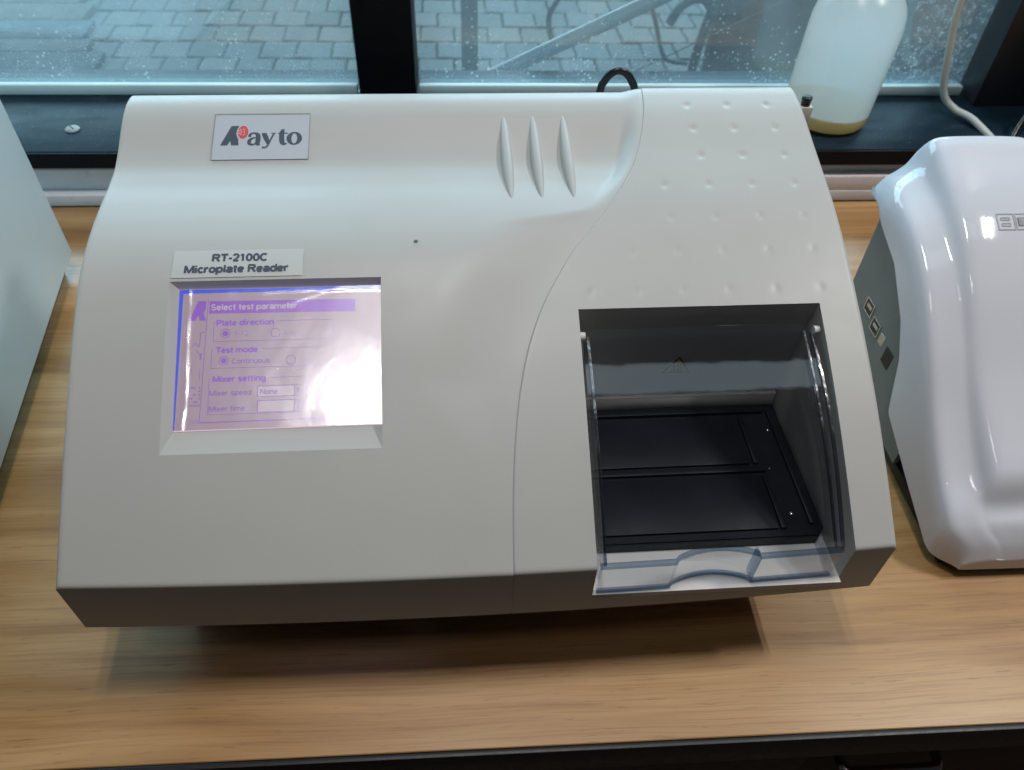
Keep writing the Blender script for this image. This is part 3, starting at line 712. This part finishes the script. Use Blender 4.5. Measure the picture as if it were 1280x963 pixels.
# --------------------------------------------- lettering helpers
def frame_mat(o, ux, uy):
    ux = Vector(ux).normalized(); uy = Vector(uy).normalized(); uz = ux.cross(uy)
    m = Matrix((ux, uy, uz)).transposed().to_4x4(); m.translation = o; return m
class Print:
    """flat printed shapes on a plane, each piece a hair proud of the last"""
    def __init__(s): s.bm = bmesh.new(); s.h = 0.0
    def poly(s, pts):
        s.h += 2.0e-6
        s.bm.faces.new([s.bm.verts.new((x, y, s.h)) for x, y in pts])
    def rect(s, x0, y0, x1, y1): s.poly([(x0, y0), (x1, y0), (x1, y1), (x0, y1)])
    def frame(s, x0, y0, x1, y1, w):
        s.rect(x0, y0, x1, y0 + w); s.rect(x0, y1 - w, x1, y1); s.rect(x0, y0 + w, x0 + w, y1 - w); s.rect(x1 - w, y0 + w, x1, y1 - w)
    def disc(s, x, y, r, n=20): s.poly([(x + r * math.cos(2 * PI * k / n), y + r * math.sin(2 * PI * k / n)) for k in range(n)])
    def ring(s, x, y, rx, ry, qx, qy, n=28, ox=0):
        s.h += 2e-6
        a = [s.bm.verts.new((x + rx * math.cos(2 * PI * k / n), y + ry * math.sin(2 * PI * k / n), s.h)) for k in range(n)]
        b = [s.bm.verts.new((x + ox + qx * math.cos(2 * PI * k / n), y + qy * math.sin(2 * PI * k / n), s.h)) for k in range(n)]
        for k in range(n): s.bm.faces.new((a[k], a[(k + 1) % n], b[(k + 1) % n], b[k]))
    def stroke(s, pts, ws, sm=6):
        P = spline([(x, y, 0) for x, y in pts], sm); L = len(P); s.h += 2e-6; prev = None
        for i, p in enumerate(P):
            T = (P[min(i + 1, L - 1)] - P[max(i - 1, 0)]).normalized(); Nn = Vector((-T.y, T.x, 0))
            w = interp(i / (L - 1), [(k / (len(ws) - 1), q) for k, q in enumerate(ws)]) / 2
            a = s.bm.verts.new((p.x + Nn.x * w, p.y + Nn.y * w, s.h)); b = s.bm.verts.new((p.x - Nn.x * w, p.y - Nn.y * w, s.h))
            if prev: s.bm.faces.new((prev[0], a, b, prev[1]))
            prev = (a, b)
    def done(s, name, mat, parent, m):
        me = bpy.data.meshes.new(name); s.bm.to_mesh(me); s.bm.free(); me.materials.append(mat)
        o = bpy.data.objects.new(name, me); C.objects.link(o); o.parent = parent; o.matrix_local = m; return o

XH, CAP, DSC = 0.53, 0.73, -0.21
O_ = lambda x, y, rx, ry, a0=0, a1=360, n=14: [(x + rx * math.cos(R(a0 + (a1 - a0) * k / n)), y + ry * math.sin(R(a0 + (a1 - a0) * k / n))) for k in range(n + 1)]
h_ = XH / 2
GL = {' ': (0.30, []), '-': (0.36, [[(.05, .28), (.31, .28)]]),
 'R': (0.70, [[(.08, 0), (.08, CAP)], [(.08, .69), (.40, .69)] + O_(.40, .535, .17, .155, 90, -90)[1:] + [(.08, .38)], [(.34, .38), (.60, 0)]]),
 'T': (0.62, [[(.02, .69), (.60, .69)], [(.31, 0), (.31, .69)]]),
 'C': (0.72, [O_(.37, .365, .29, .33, 48, 312)]),
 'M': (0.82, [[(.08, 0), (.08, CAP)], [(.10, CAP), (.41, .02)], [(.41, .02), (.72, CAP)], [(.74, CAP), (.74, 0)]]),
 'P': (0.66, [[(.08, 0), (.08, CAP)], [(.08, .69), (.40, .69)] + O_(.40, .52, .18, .17, 90, -90)[1:] + [(.08, .35)]]),
 'A': (0.68, [[(.03, 0), (.34, CAP)], [(.34, CAP), (.65, 0)], [(.14, .22), (.54, .22)]]),
 'H': (0.70, [[(.08, 0), (.08, CAP)], [(.62, 0), (.62, CAP)], [(.08, .38), (.62, .38)]]),
 'N': (0.72, [[(.08, 0), (.08, CAP)], [(.08, CAP), (.63, 0)], [(.63, 0), (.63, CAP)]]),
 'S': (0.66, [O_(.33, .535, .225, .16, 35, 265) + O_(.33, .20, .245, .165, 88, -145)]),
 '2': (0.58, [O_(.28, .52, .20, .18, 165, -25) + [(.30, .22), (.08, .045)], [(.06, .04), (.51, .04)]]),
 '1': (0.50, [[(.28, 0), (.28, CAP)], [(.28, .70), (.10, .56)]]),
 '0': (0.58, [O_(.29, .365, .20, .33)]),
 'a': (0.56, [O_(.27, .36, .19, .135, 160, 10) + [(.46, .30), (.46, .10), (.51, 0)], O_(.25, .155, .18, .12, 60, 330) + [(.46, .18)], [(.46, .31), (.26, .29)]]),
 'c': (0.52, [O_(.28, h_, .20, h_ - .04, 45, 315)]),
 'd': (0.58, [O_(.27, h_, .20, h_ - .04), [(.50, 0), (.50, CAP)]]),
 'e': (0.56, [[(.08, h_ + .01), (.47, h_ + .01)], O_(.28, h_, .20, h_ - .04, 2, 318)]),
 'g': (0.58, [O_(.27, h_, .20, h_ - .04), [(.50, XH), (.50, -.04)] + O_(.29, -.04, .21, .13, 0, -150)]),
 'i': (0.26, [[(.13, 0), (.13, XH)], [(.13, .63), (.13, CAP)]]),
 'l': (0.26, [[(.13, 0), (.13, CAP)]]),
 'm': (0.86, [[(.08, 0), (.08, XH)], O_(.255, .33, .165, .16, 170, 0) + [(.42, 0)], O_(.595, .33, .165, .16, 170, 0) + [(.76, 0)]]),
 'n': (0.58, [[(.08, 0), (.08, XH)], O_(.28, .31, .20, .18, 170, 0) + [(.48, 0)]]),
 'o': (0.58, [O_(.29, h_, .21, h_ - .04)]),
 'p': (0.58, [O_(.31, h_, .20, h_ - .04), [(.08, XH), (.08, DSC)]]),
 'r': (0.40, [[(.08, 0), (.08, XH)], O_(.29, .30, .21, .18, 170, 75)]),
 's': (0.50, [O_(.25, .385, .165, .105, 35, 265) + O_(.25, .145, .18, .11, 88, -145)]),
 't': (0.36, [[(.17, XH + .15), (.17, .14)] + O_(.27, .14, .10, .10, 180, 285), [(.03, .49), (.33, .49)]]),
 'u': (0.58, [[(.08, XH), (.08, .22)] + O_(.27, .22, .19, .18, 180, 350) , [(.49, 0), (.49, XH)]]),
 'x': (0.52, [[(.04, 0), (.47, XH)], [(.04, XH), (.47, 0)]]),
 'y': (0.52, [[(.04, XH), (.27, .02)], [(.48, XH), (.24, -.10), (.10, DSC + .03)]])}
def write(name, body, x, y, w, size, pen, mat, parent, m):
    adv = sum(GL[ch][0] for ch in body); kx = w / adv
    p = Print(); cx = x
    for ch in body:
        a, strokes = GL[ch]
        for st in strokes:
            pts = [(cx + q[0] * kx, y + q[1] * size) for q in st]
            p.stroke(pts, [pen, pen], 1)
        cx += a * kx
    return p.done(name, mat, parent, m)

# name plate in the groove
bp0 = Vector((-0.1735, 0.2480, pL(0.2480) + 0.0009)); bp1 = Vector((-0.1735, 0.2824, pL(0.2824) + 0.0002))
buy = (bp1 - bp0).normalized(); BH = (bp1 - bp0).length; BW = 0.0630
MB_ = frame_mat(bp0, (1, 0, 0), buy)
def plate(name, w, h, th, mat, parent, m, bev=0.0004, down=0.004):
    bm = bmesh.new(); add_box(bm, 0, w, 0, h, -down, th, 0); o = bm_obj(name, bm, mat, parent); o.matrix_local = m; return o
badge = plate('logo_badge', BW, BH, 0.0, M_badge, RD, MB_)
fr = Print(); fr.rect(-0.0004, BH - 0.0001, BW + 0.0004, BH + 0.0007); fr.rect(-0.0005, 0, 0, BH - 0.0002); fr.rect(BW, 0, BW + 0.0004, BH - 0.0002)
fr.done('badge_shadow_gap', M_inner, badge, Matrix.Translation((0, 0, 0.0002)))
K = BW / 830.0  # units of the badge drawing
KY = BH / 392.0
def bx(x, y): return ((x - 205) * K, (505 - y) * KY)
lg = Print()
lg.poly([bx(*q) for q in ((268, 384), (352, 214), (420, 214), (404, 246), (398, 278), (406, 306), (420, 330), (427, 384), (364, 384), (352, 346), (328, 384))])
u = 830 * K
a_x, base, xh = 500, 382, 110
def st_(pts, ws): lg.stroke([bx(*q) for q in pts], [w * K for w in ws])
st_([(517, 312), (523, 288), (556, 278), (588, 296), (592, 340), (590, 372), (614, 380)], [30, 22, 16, 40, 44, 40, 8])
st_([(588, 318), (548, 322), (518, 344), (522, 372), (556, 378), (590, 352)], [8, 18, 34, 30, 16, 8])
st_([(640, 282), (664, 330), (684, 372)], [44, 44, 30])
st_([(728, 282), (700, 340), (676, 392), (652, 406), (632, 402)], [16, 16, 16, 18, 24])
st_([(622, 281), (664, 281)], [8, 8]); st_([(700, 281), (744, 281)], [8, 8])
st_([(808, 246), (796, 282), (800, 350), (816, 374), (846, 372)], [22, 44, 46, 34, 8])
st_([(764, 282), (848, 282)], [13, 13])
cx_, cy_ = bx(907, 328); lg.ring(cx_, cy_, 68 * K, 57 * KY, 25 * K, 44 * KY)
lg.done('logo_letters', M_ink, badge, Matrix.Translation((0, 0, 0.00006)))
gl = Print(); cx_, cy_ = bx(457, 270); gl.poly([(cx_ + 45 * K * math.cos(2 * PI * k / 26), cy_ + 56 * KY * math.sin(2 * PI * k / 26)) for k in range(26)])
gl.done('logo_globe', M_red, badge, Matrix.Translation((0, 0, 0.00012)))
gw = Print()
for dx in (-14, 14):
    gw.stroke([(cx_ - 26 * K + (dx + 10) * K, cy_ - 44 * KY), (cx_ + dx * K, cy_), (cx_ - 26 * K + (dx + 10) * K, cy_ + 44 * KY)], [1.5 * K, 3.0 * K, 1.5 * K])
for dy in (-22, 2, 24): gw.stroke([(cx_ - 44 * K, cy_ + dy * KY * 0.5), (cx_, cy_ + dy * KY), (cx_ + 36 * K, cy_ + dy * KY * 0.9)], [6 * K, 3 * K, 1.2 * K])
gw.done('globe_lines', M_white, badge, Matrix.Translation((0, 0, 0.00018)))

# model label
lp0 = Vector((-0.1822, 0.1478, pL(0.1478) + 0.0010)); lp1 = Vector((-0.1822, 0.1656, pL(0.1656) + 0.0009))
luy = (lp1 - lp0).normalized(); LH = (lp1 - lp0).length
vs, fs = [], []
for yy in lin(0.1478, 0.1656, 10):
    for xx in (-0.1822, -0.1060): vs.append((xx, yy, zleft(xx, yy) + 0.00045))
fs = [(2 * a, 2 * a + 1, 2 * a + 3, 2 * a + 2) for a in range(10)]
lab = mesh('name_label', vs, fs, M_label, RD)
ML_ = frame_mat(lp0 - Vector((0, 0, 0.0001)), (1, 0, 0), luy)
write('label_lettering', 'RT-2100C', 0.0226, 0.0107, 0.0330, 0.0068, 0.00135, M_ink, lab, ML_)
write('label_lettering', 'Microplate Reader', 0.0072, 0.0030, 0.0608, 0.0068, 0.00130, M_ink, lab, ML_)

# --------------------------------------------- the lit screen
bm = bmesh.new(); add_box(bm, U0 + 0.0002, U1 - 0.0002, V0 + 0.0002, V1 - 0.0002, -0.0015, 0)
MS = frame_mat(P0, (1, 0, 0), tanS)
lcd = bm_obj('lcd_screen', bm, M_lcd, RD); lcd.matrix_local = MS
Z = lambda h: Matrix.Translation((0, 0, h * 1e-4))
mmx = 0.001
def Pm(fn, name, mat, h):
    p = Print(); fn(p); return p.done(name, mat, lcd, Z(h) @ Matrix.Diagonal((mmx, mmx, 1, 1)))
Pm(lambda p: (p.rect(-0.2, 83.0, 118, 85.3), p.poly([(-0.2, 1.0), (0.5, 1.0), (2.0, 83.0), (-0.2, 83.0)])), 'backlight_edge', M_lcdblue, 0.5)
Pm(lambda p: p.poly([(14.3, 4.8), (101.8, 5.0), (102.9, 79.2), (16.8, 79.4)]), 'dialog_window', M_lcdwin, 1.0)
def f1(p):
    p.poly([(5.9, 66.1), (10.9, 78.3), (15.6, 78.3), (15.5, 73.5), (14.2, 70.8), (15.6, 66.0), (12.2, 66.0), (11.2, 69.2), (9.4, 66.1)])
    p.poly([(17.3, 70.2), (102.5, 69.5), (102.6, 77.2), (17.4, 78.0)])
    for x, y in ((27.2, 57.8), (26.7, 41.2)): p.disc(x, y, 1.75)
    p.poly([(14.2, 4.6), (101.8, 4.8), (101.8, 5.5), (14.2, 5.2)])
Pm(f1, 'screen_print', M_lcdpur, 1.5)
def f2(p):
    p.poly([(14.0, 5), (14.4, 5), (16.9, 79.4), (16.5, 79.4)])
    for x0, y0, x1, y1, gap in ((20.2, 52.8, 90, 64.6, 57), (19.4, 36.6, 86, 47.8, 48), (18.6, 9.2, 74.6, 30.2, 53)):
        p.rect(x0, y0, x1, y0 + .35); p.rect(x0, y0 + .35, x0 + .35, y1); p.rect(x1 - .35, y0 + .35, x1, y1); p.rect(gap, y1, x1, y1 + .35); p.rect(x0, y1, x0 + 1.2, y1 + .35)
    for x, y in ((27.2, 57.8), (26.7, 41.2), (56.1, 57.4), (65.2, 40.6)): p.ring(x, y, 2.9, 2.9, 2.45, 2.45)
    for x0, y0, x1, y1 in ((46.4, 19.0, 72.4, 25.6), (46.4, 9.8, 72.4, 16.9), (79, 9, 101, 15.5)):
        p.rect(x0, y0, x1, y0 + .3); p.rect(x0, y1 - .4, x1, y1); p.rect(x0, y0, x0 + .4, y1); p.rect(x1 - .3, y0, x1, y1)
    p.rect(67.3, 19.4, 67.6, 25.2); p.rect(67.3, 10.2, 67.6, 16.5)
    p.poly([(68.6, 23.4), (71.0, 23.4), (69.8, 21.2)]); p.poly([(68.8, 14.6), (70.8, 14.6), (69.8, 15.9)]); p.poly([(68.8, 12.6), (70.8, 12.6), (69.8, 11.3)])
    p.stroke([(8.6, 50.3), (10.2, 52.0), (12.2, 50.2), (12.8, 53.0), (13.2, 58.5), (15.6, 58.8)], [.5, .5, .5, .5, .5, .5])
    p.stroke([(10.6, 47.8), (12.8, 45.6), (13.6, 43.0)], [.4, .4, .4]); p.rect(13.0, 42.2, 14.0, 46.0)
    p.rect(8.2, 34.0, 8.6, 37.0); p.rect(13.2, 30, 13.5, 37)
    for r in range(6):
        for q in range(5):
            if (r * 5 + q) % 7 in (3,): continue
            y = 25.0 - r * 2.1
            if r in (0, 5) or q in (0, 4) or random.random() < .55: p.rect(7.6 + q * 1.4, y, 8.5 + q * 1.4, y + 1.0)
Pm(f2, 'screen_print', M_lcdtext, 1.9)
Pm(lambda p: (p.rect(46.9, 19.4, 67.2, 25.1), p.rect(46.9, 10.2, 67.2, 16.4)), 'screen_field', M_lcdfield, 1.7)
def scr(body, u, v, w, size, mat, bold, h=2.4): write('screen_text', body, u * 1e-3, v * 1e-3, w * 1e-3, size * 0.86, 0.00040 + 3.2 * bold, mat, lcd, Matrix.Translation((0, 0, h * 1e-4)))
scr('Select test parameter', 18.2, 72.3, 50.5, 0.0056, M_lcdfield, 0.00012)
scr('Plate direction', 21.8, 62.6, 33.4, 0.0054, M_lcdpur, 0.00016)
scr('1-12', 32.0, 56.0, 8.6, 0.0050, M_lcdsoft, 0.00004)
scr('A-H', 60.8, 55.6, 7.0, 0.0050, M_lcdsoft, 0.00004)
scr('Test mode', 22.0, 46.0, 24.2, 0.0054, M_lcdpur, 0.00016)
scr('Continuous', 31.2, 39.2, 22.0, 0.0050, M_lcdtext, 0.00004)
scr('Step', 70.2, 38.8, 9.0, 0.0050, M_lcdsoft, 0.0)
scr('Mixer setting', 20.8, 28.6, 30.4, 0.0054, M_lcdpur, 0.00016)
scr('Mixer speed', 19.2, 20.4, 24.0, 0.0050, M_lcdtext, 0.00004)
scr('None', 48.0, 20.4, 10.2, 0.0050, M_lcdtext, 0.00004)
scr('Mixer time', 19.2, 11.2, 20.6, 0.0050, M_lcdtext, 0.00004)
scr('Sys', 8.0, 4.2, 6.2, 0.0056, M_lcdsoft, 0.00008)
# wrinkled protective film
vs, fs = [], []
NX, NY = 118, 84
for j in range(NY + 1):
    for i in range(NX + 1):
        u = U0 + 0.0004 + (U1 - U0 - 0.0008) * i / NX; v = V0 + 0.0004 + (V1 - V0 - 0.0008) * j / NY
        h = 0.0009 + 0.00009 * noise.noise((u * 60, v * 35, 3.1)) + 0.00003 * noise.noise((u * 160, v * 110, 9.1))
        c0 = 0.0052 + 0.0012 * noise.noise((v * 60, 0.5, 2)); h += 0.00055 * math.exp(-((u - c0) / 0.0011) ** 2) * (0.6 + 0.5 * noise.noise((v * 90, 7, 1)))
        c1 = 0.0832 + 0.0008 * noise.noise((u * 70, 1.5, 5)); h += 0.00035 * math.exp(-((v - c1) / 0.0009) ** 2)
        c2 = 0.075 + 0.3 * (u - 0.06); h += 0.00012 * math.exp(-((v - c2) / 0.0016) ** 2) * sstep(0.055, 0.07, u)
        vs.append((u, v, h))
for j in range(NY):
    for i in range(NX): a = j * (NX + 1) + i; fs.append((a, a + 1, a + NX + 2, a + NX + 1))
film = mesh('protective_film', vs, fs, M_film, lcd, 180)

# power lead looping up behind the reader
tag(tube('power_cable', [(0.104, 0.585, 0.004), (0.106, 0.586, 0.12), (0.1085, 0.583, 0.215), (0.1120, 0.58, 0.2365), (0.1215, 0.58, 0.2440), (0.1320, 0.58, 0.2370), (0.1375, 0.58, 0.215), (0.140, 0.584, 0.12), (0.17, 0.60, 0.004)], 0.0030, M_rubber), 'black cable looping up behind the plate reader', 'cable')

# ------------------------------------------------------------------ left cabinet
A = Vector((-0.3974, 0.6652, 0)); Bq = Vector((-0.3573, 0.3774, 0))
dv = (A - Bq); L_ = dv.length; ang = math.atan2(dv.y, dv.x)      # right side face runs from Bq to A
CB = tag(empty('instrument_cabinet', (*Bq.xy, 0), ang), 'pale blue grey instrument case at the left end, seen from its side', 'instrument')
box('case', -0.10, L_, 0, 0.36, 0.018, 0.40, M_cab, CB, 0.004)
box('case_base', -0.09, L_ - 0.012, 0.012, 0.345, 0.0008, 0.0178, M_black, CB)

# ------------------------------------------------------------------ white instrument on the right
WI = tag(empty('white_instrument', (0.42, 0.41, 0)), 'glossy white instrument with a raised hood at the right end of the bench', 'instrument')
def WP(o): o.parent = WI; o.matrix_parent_inverse = Matrix.Translation((-0.42, -0.41, 0)); return o
zs_t = Pchip([(.274, .020), (.278, .031), (.285, .0410), (.293, .0475), (.3187, .060), (.3572, .0864), (.3975, .1211), (.4421, .1531), (.475, .1685), (.505, .1760), (.535, .178), (.551, .172)])
zh_t = Pchip([(.274, .021), (.278, .0322), (.282, .0388), (.288, .0465), (.296, .0505), (.3005, .0550), (.305, .0660), (.310, .0730), (.318, .0785), (.3299, .0850), (.3696, .1095), (.4272, .1560), (.465, .180), (.4918, .1915), (.522, .2010), (.540, .2055), (.5495, .2040), (.555, .195)])
zb_t = [(.274, .0100), (.297, .0105), (.3513, .0277), (.3993, .0445), (.4169, .086), (.437, .110), (.4746, .1361), (.509, .1464), (.5273, .153), (.556, .158)]
def sect(y):
    zs_, zh_ = zs_t(y), max(zh_t(y), zs_t(y) + 0.0002); b = interp(y, zb_t)
    b = min(b, zs_ - 0.004)
    f = sstep(0.274, 0.296, y)                                       # plan rounding at the front corners
    sh = (1 - f) ** 2 * 0.016
    pts = [(0.340 + sh, b), (0.3395 + sh, zs_ - min(0.016, (zs_ - b) * .6)), (0.3402 + sh, zs_ - min(.009, (zs_ - b) * .35)), (0.3425 + sh, zs_ - 0.0035), (0.3465 + sh, zs_ - 0.0008), (0.352 + sh, zs_), (0.3575 + sh, zs_ + 0.0015)]
    d = zh_ - zs_
    pts += [(0.3625 + sh, zs_ + 0.0015 + d * 0.12), (0.3660 + sh, zs_ + d * 0.34), (0.3690 + sh, zs_ + d * 0.64), (0.3722 + sh, zs_ + d * 0.86), (0.3765 + sh, zs_ + d * 0.98), (0.382 + sh, zh_ + 0.0004), (0.392 + sh, zh_ + 0.0010), (0.405 + sh, zh_ + 0.0012)]
    sb = 0.0060 * sstep(0.510, 0.556, y)
    pts = [(x + sb * (1, 1, 1, 1, .85, .65, .45, .3, .2, .12, .06, 0, 0, 0, 0)[q], z - 0.013 * sstep(0.47, 0.556, y) * (0, 1, .95, .75, .45, .2, .05, 0, 0, 0, 0, 0, 0, 0, 0)[q]) for q, (x, z) in enumerate(pts)]
    cx = 0.413 + 0.045 * sstep(0.56, 0.36, y)
    return pts + [(2 * cx - x, z) for x, z in reversed(pts)]
ysB = [0.274, 0.2745, 0.2755, 0.277, 0.279, 0.2815] + lin(0.2835, 0.545, 90) + [0.548, 0.5505, 0.5525, 0.554, 0.555]
vs, fs = [], []
for y in ysB:
    for x, z in sect(y): vs.append((x, y, z))
m_ = len(sect(0.4))
for a in range(len(ysB) - 1):
    for k in range(m_ - 1): fs.append((a * m_ + k, a * m_ + k + 1, (a + 1) * m_ + k + 1, (a + 1) * m_ + k))
fs.append(tuple(range(m_))); fs.append(tuple((len(ysB) - 1) * m_ + k for k in range(m_)))
sh_ = WP(mesh('hood_shell', vs, fs, M_gloss, None, 45))
sd = sh_.modifiers.new('s', 'SUBSURF'); sd.levels = 1; sd.render_levels = 1
WP(prism('side_panel', [(0.3455, 0.372, 0.012), (0.3455, 0.5255, 0.012), (0.3455, 0.5255, 0.157), (0.3455, 0.505, 0.157), (0.3455, 0.470, 0.142), (0.3455, 0.435, 0.118), (0.3455, 0.395, 0.088), (0.3455, 0.372, 0.05)], M_gray, None, (0.004, 0, 0)))
WP(box('rear_block', 0.351, 0.47, 0.38, 0.5235, 0.012, 0.085, M_gray, None, 0.001))
WP(box('base_plate', 0.348, 0.475, 0.286, 0.52, 0.001, 0.0118, M_black, None, 0.002))
def port(name, y0, y1, z0, z1, mat):
    bm = bmesh.new(); add_box(bm, 0.3451, 0.3458, y0, y1, z0, z1, 0.0002, 1); o = WP(bm_obj(name, bm, mat)); return o
for yc, zc in ((0.4870, 0.0805), (0.4685, 0.0745)):
    pt = WP(empty('usb_port'))
    for (y0, y1, z0, z1, mt) in ((yc - .0072, yc + .0072, zc - .0066, zc - .0056, M_metal), (yc - .0072, yc + .0072, zc + .0056, zc + .0066, M_metal), (yc - .0072, yc - .0062, zc - .0056, zc + .0056, M_metal), (yc + .0062, yc + .0072, zc - .0056, zc + .0056, M_metal)):
        o = box('port_rim', 0.3448, 0.3454, y0, y1, z0, z1, mt, pt)
    box('port_mouth', 0.3451, 0.3454, yc - .0061, yc + .0061, zc - .0055, zc + .0055, M_black, pt); box('port_tongue', 0.3449, 0.34508, yc - .0042, yc + .0042, zc - .0010, zc + .0022, M_cream, pt)
port('round_port', 0.450, 0.458, 0.068, 0.078, M_metal)
port('power_socket', 0.4310, 0.4440, 0.0600, 0.0760, M_black)
# raised logo tiles on the hood
ly0 = 0.4865
def hz(y): return zh_t(y) + 0.0014
q0 = Vector((0.3975, 0.4545, hz(0.4545))); q1 = Vector((0.3975, 0.4725, hz(0.4725)))
lpl = WP(empty('logo_plate')); lpl.matrix_basis = frame_mat(q0 + Vector((0, 0, 0.0005)), (1, 0, 0), q1 - q0)
p = Print()
def rr(p, x0, y0, x1, y1, w): p.frame(x0, y0, x1, y1, w)
rr(p, 0.0, 0.0050, 0.0135, 0.0185, 0.0006)
rr(p, 0.0030, 0.0128, 0.0100, 0.0154, 0.0006); rr(p, 0.0030, 0.0080, 0.0100, 0.0106, 0.0006)
rr(p, 0.0142, 0.0050, 0.062, 0.0185, 0.0006)
p.done('logo_outline', M_logoline, lpl, Matrix.Translation((0, 0, 0.0002)))
p = Print(); p.rect(0.0160, 0.0082, 0.0285, 0.0153); p.rect(0.0305, 0.0082, 0.0425, 0.0153); p.rect(0.0445, 0.0082, 0.0565, 0.0153); p.done('logo_blocks', M_logodark, lpl, Matrix.Translation((0, 0, 0.0003)))

# ------------------------------------------------------------------ bottle on the sill, hose and lead beside it
BT = tag(empty('plastic_bottle', (0.4335, 0.853, 0.0672)), 'milky plastic bottle with a little yellow liquid standing on the window sill', 'bottle')
BT.rotation_euler = (0, R(1.8), 0)
prof = [(0.001, 0.0008), (0.040, 0.0006), (0.046, 0.0020), (0.0490, 0.006), (0.0496, 0.012), (0.0500, 0.104), (0.0496, 0.114), (0.0478, 0.124), (0.0440, 0.134), (0.038, 0.143), (0.029, 0.150), (0.021, 0.154), (0.0165, 0.159), (0.0160, 0.186)]
bm = bmesh.new(); add_lathe(bm, prof, 64); bm_obj('bottle_body', bm, M_bottle, BT, 60)
bm = bmesh.new(); add_lathe(bm, [(0.0400, 0.0016), (0.0455, 0.0032), (0.0480, 0.007), (0.0484, 0.0185), (0.001, 0.0186)], 64); bm_obj('liquid', bm, M_liquid, BT, 60)
bm = bmesh.new(); add_lathe(bm, [(0.0185, 0.181), (0.019, 0.182), (0.019, 0.2), (0.018, 0.202), (0.001, 0.2025)], 40); bm_obj('bottle_cap', bm, M_white, BT, 40)
tag(tube('plastic_tube', [(0.556, 0.868, 0.75), (0.555, 0.868, 0.40), (0.553, 0.868, 0.215), (0.566, 0.868, 0.14), (0.581, 0.868, 0.092), (0.597, 0.858, 0.0755), (0.614, 0.83, 0.071), (0.63, 0.765, 0.05), (0.60, 0.70, 0.008)], 0.0042, M_tubew), 'white flexible tube hanging in front of the glass right of bottle', 'tube')
tag(tube('signal_cable', [(0.60, 0.70, 0.004), (0.62, 0.76, 0.05), (0.6435, 0.80, 0.0785), (0.672, 0.82, 0.105), (0.71, 0.83, 0.122), (0.76, 0.83, 0.12), (0.84, 0.80, 0.004)], 0.0028, M_rubber), 'thin black cable arching behind the glossy white instrument', 'cable')
bpy.context.view_layer.update()
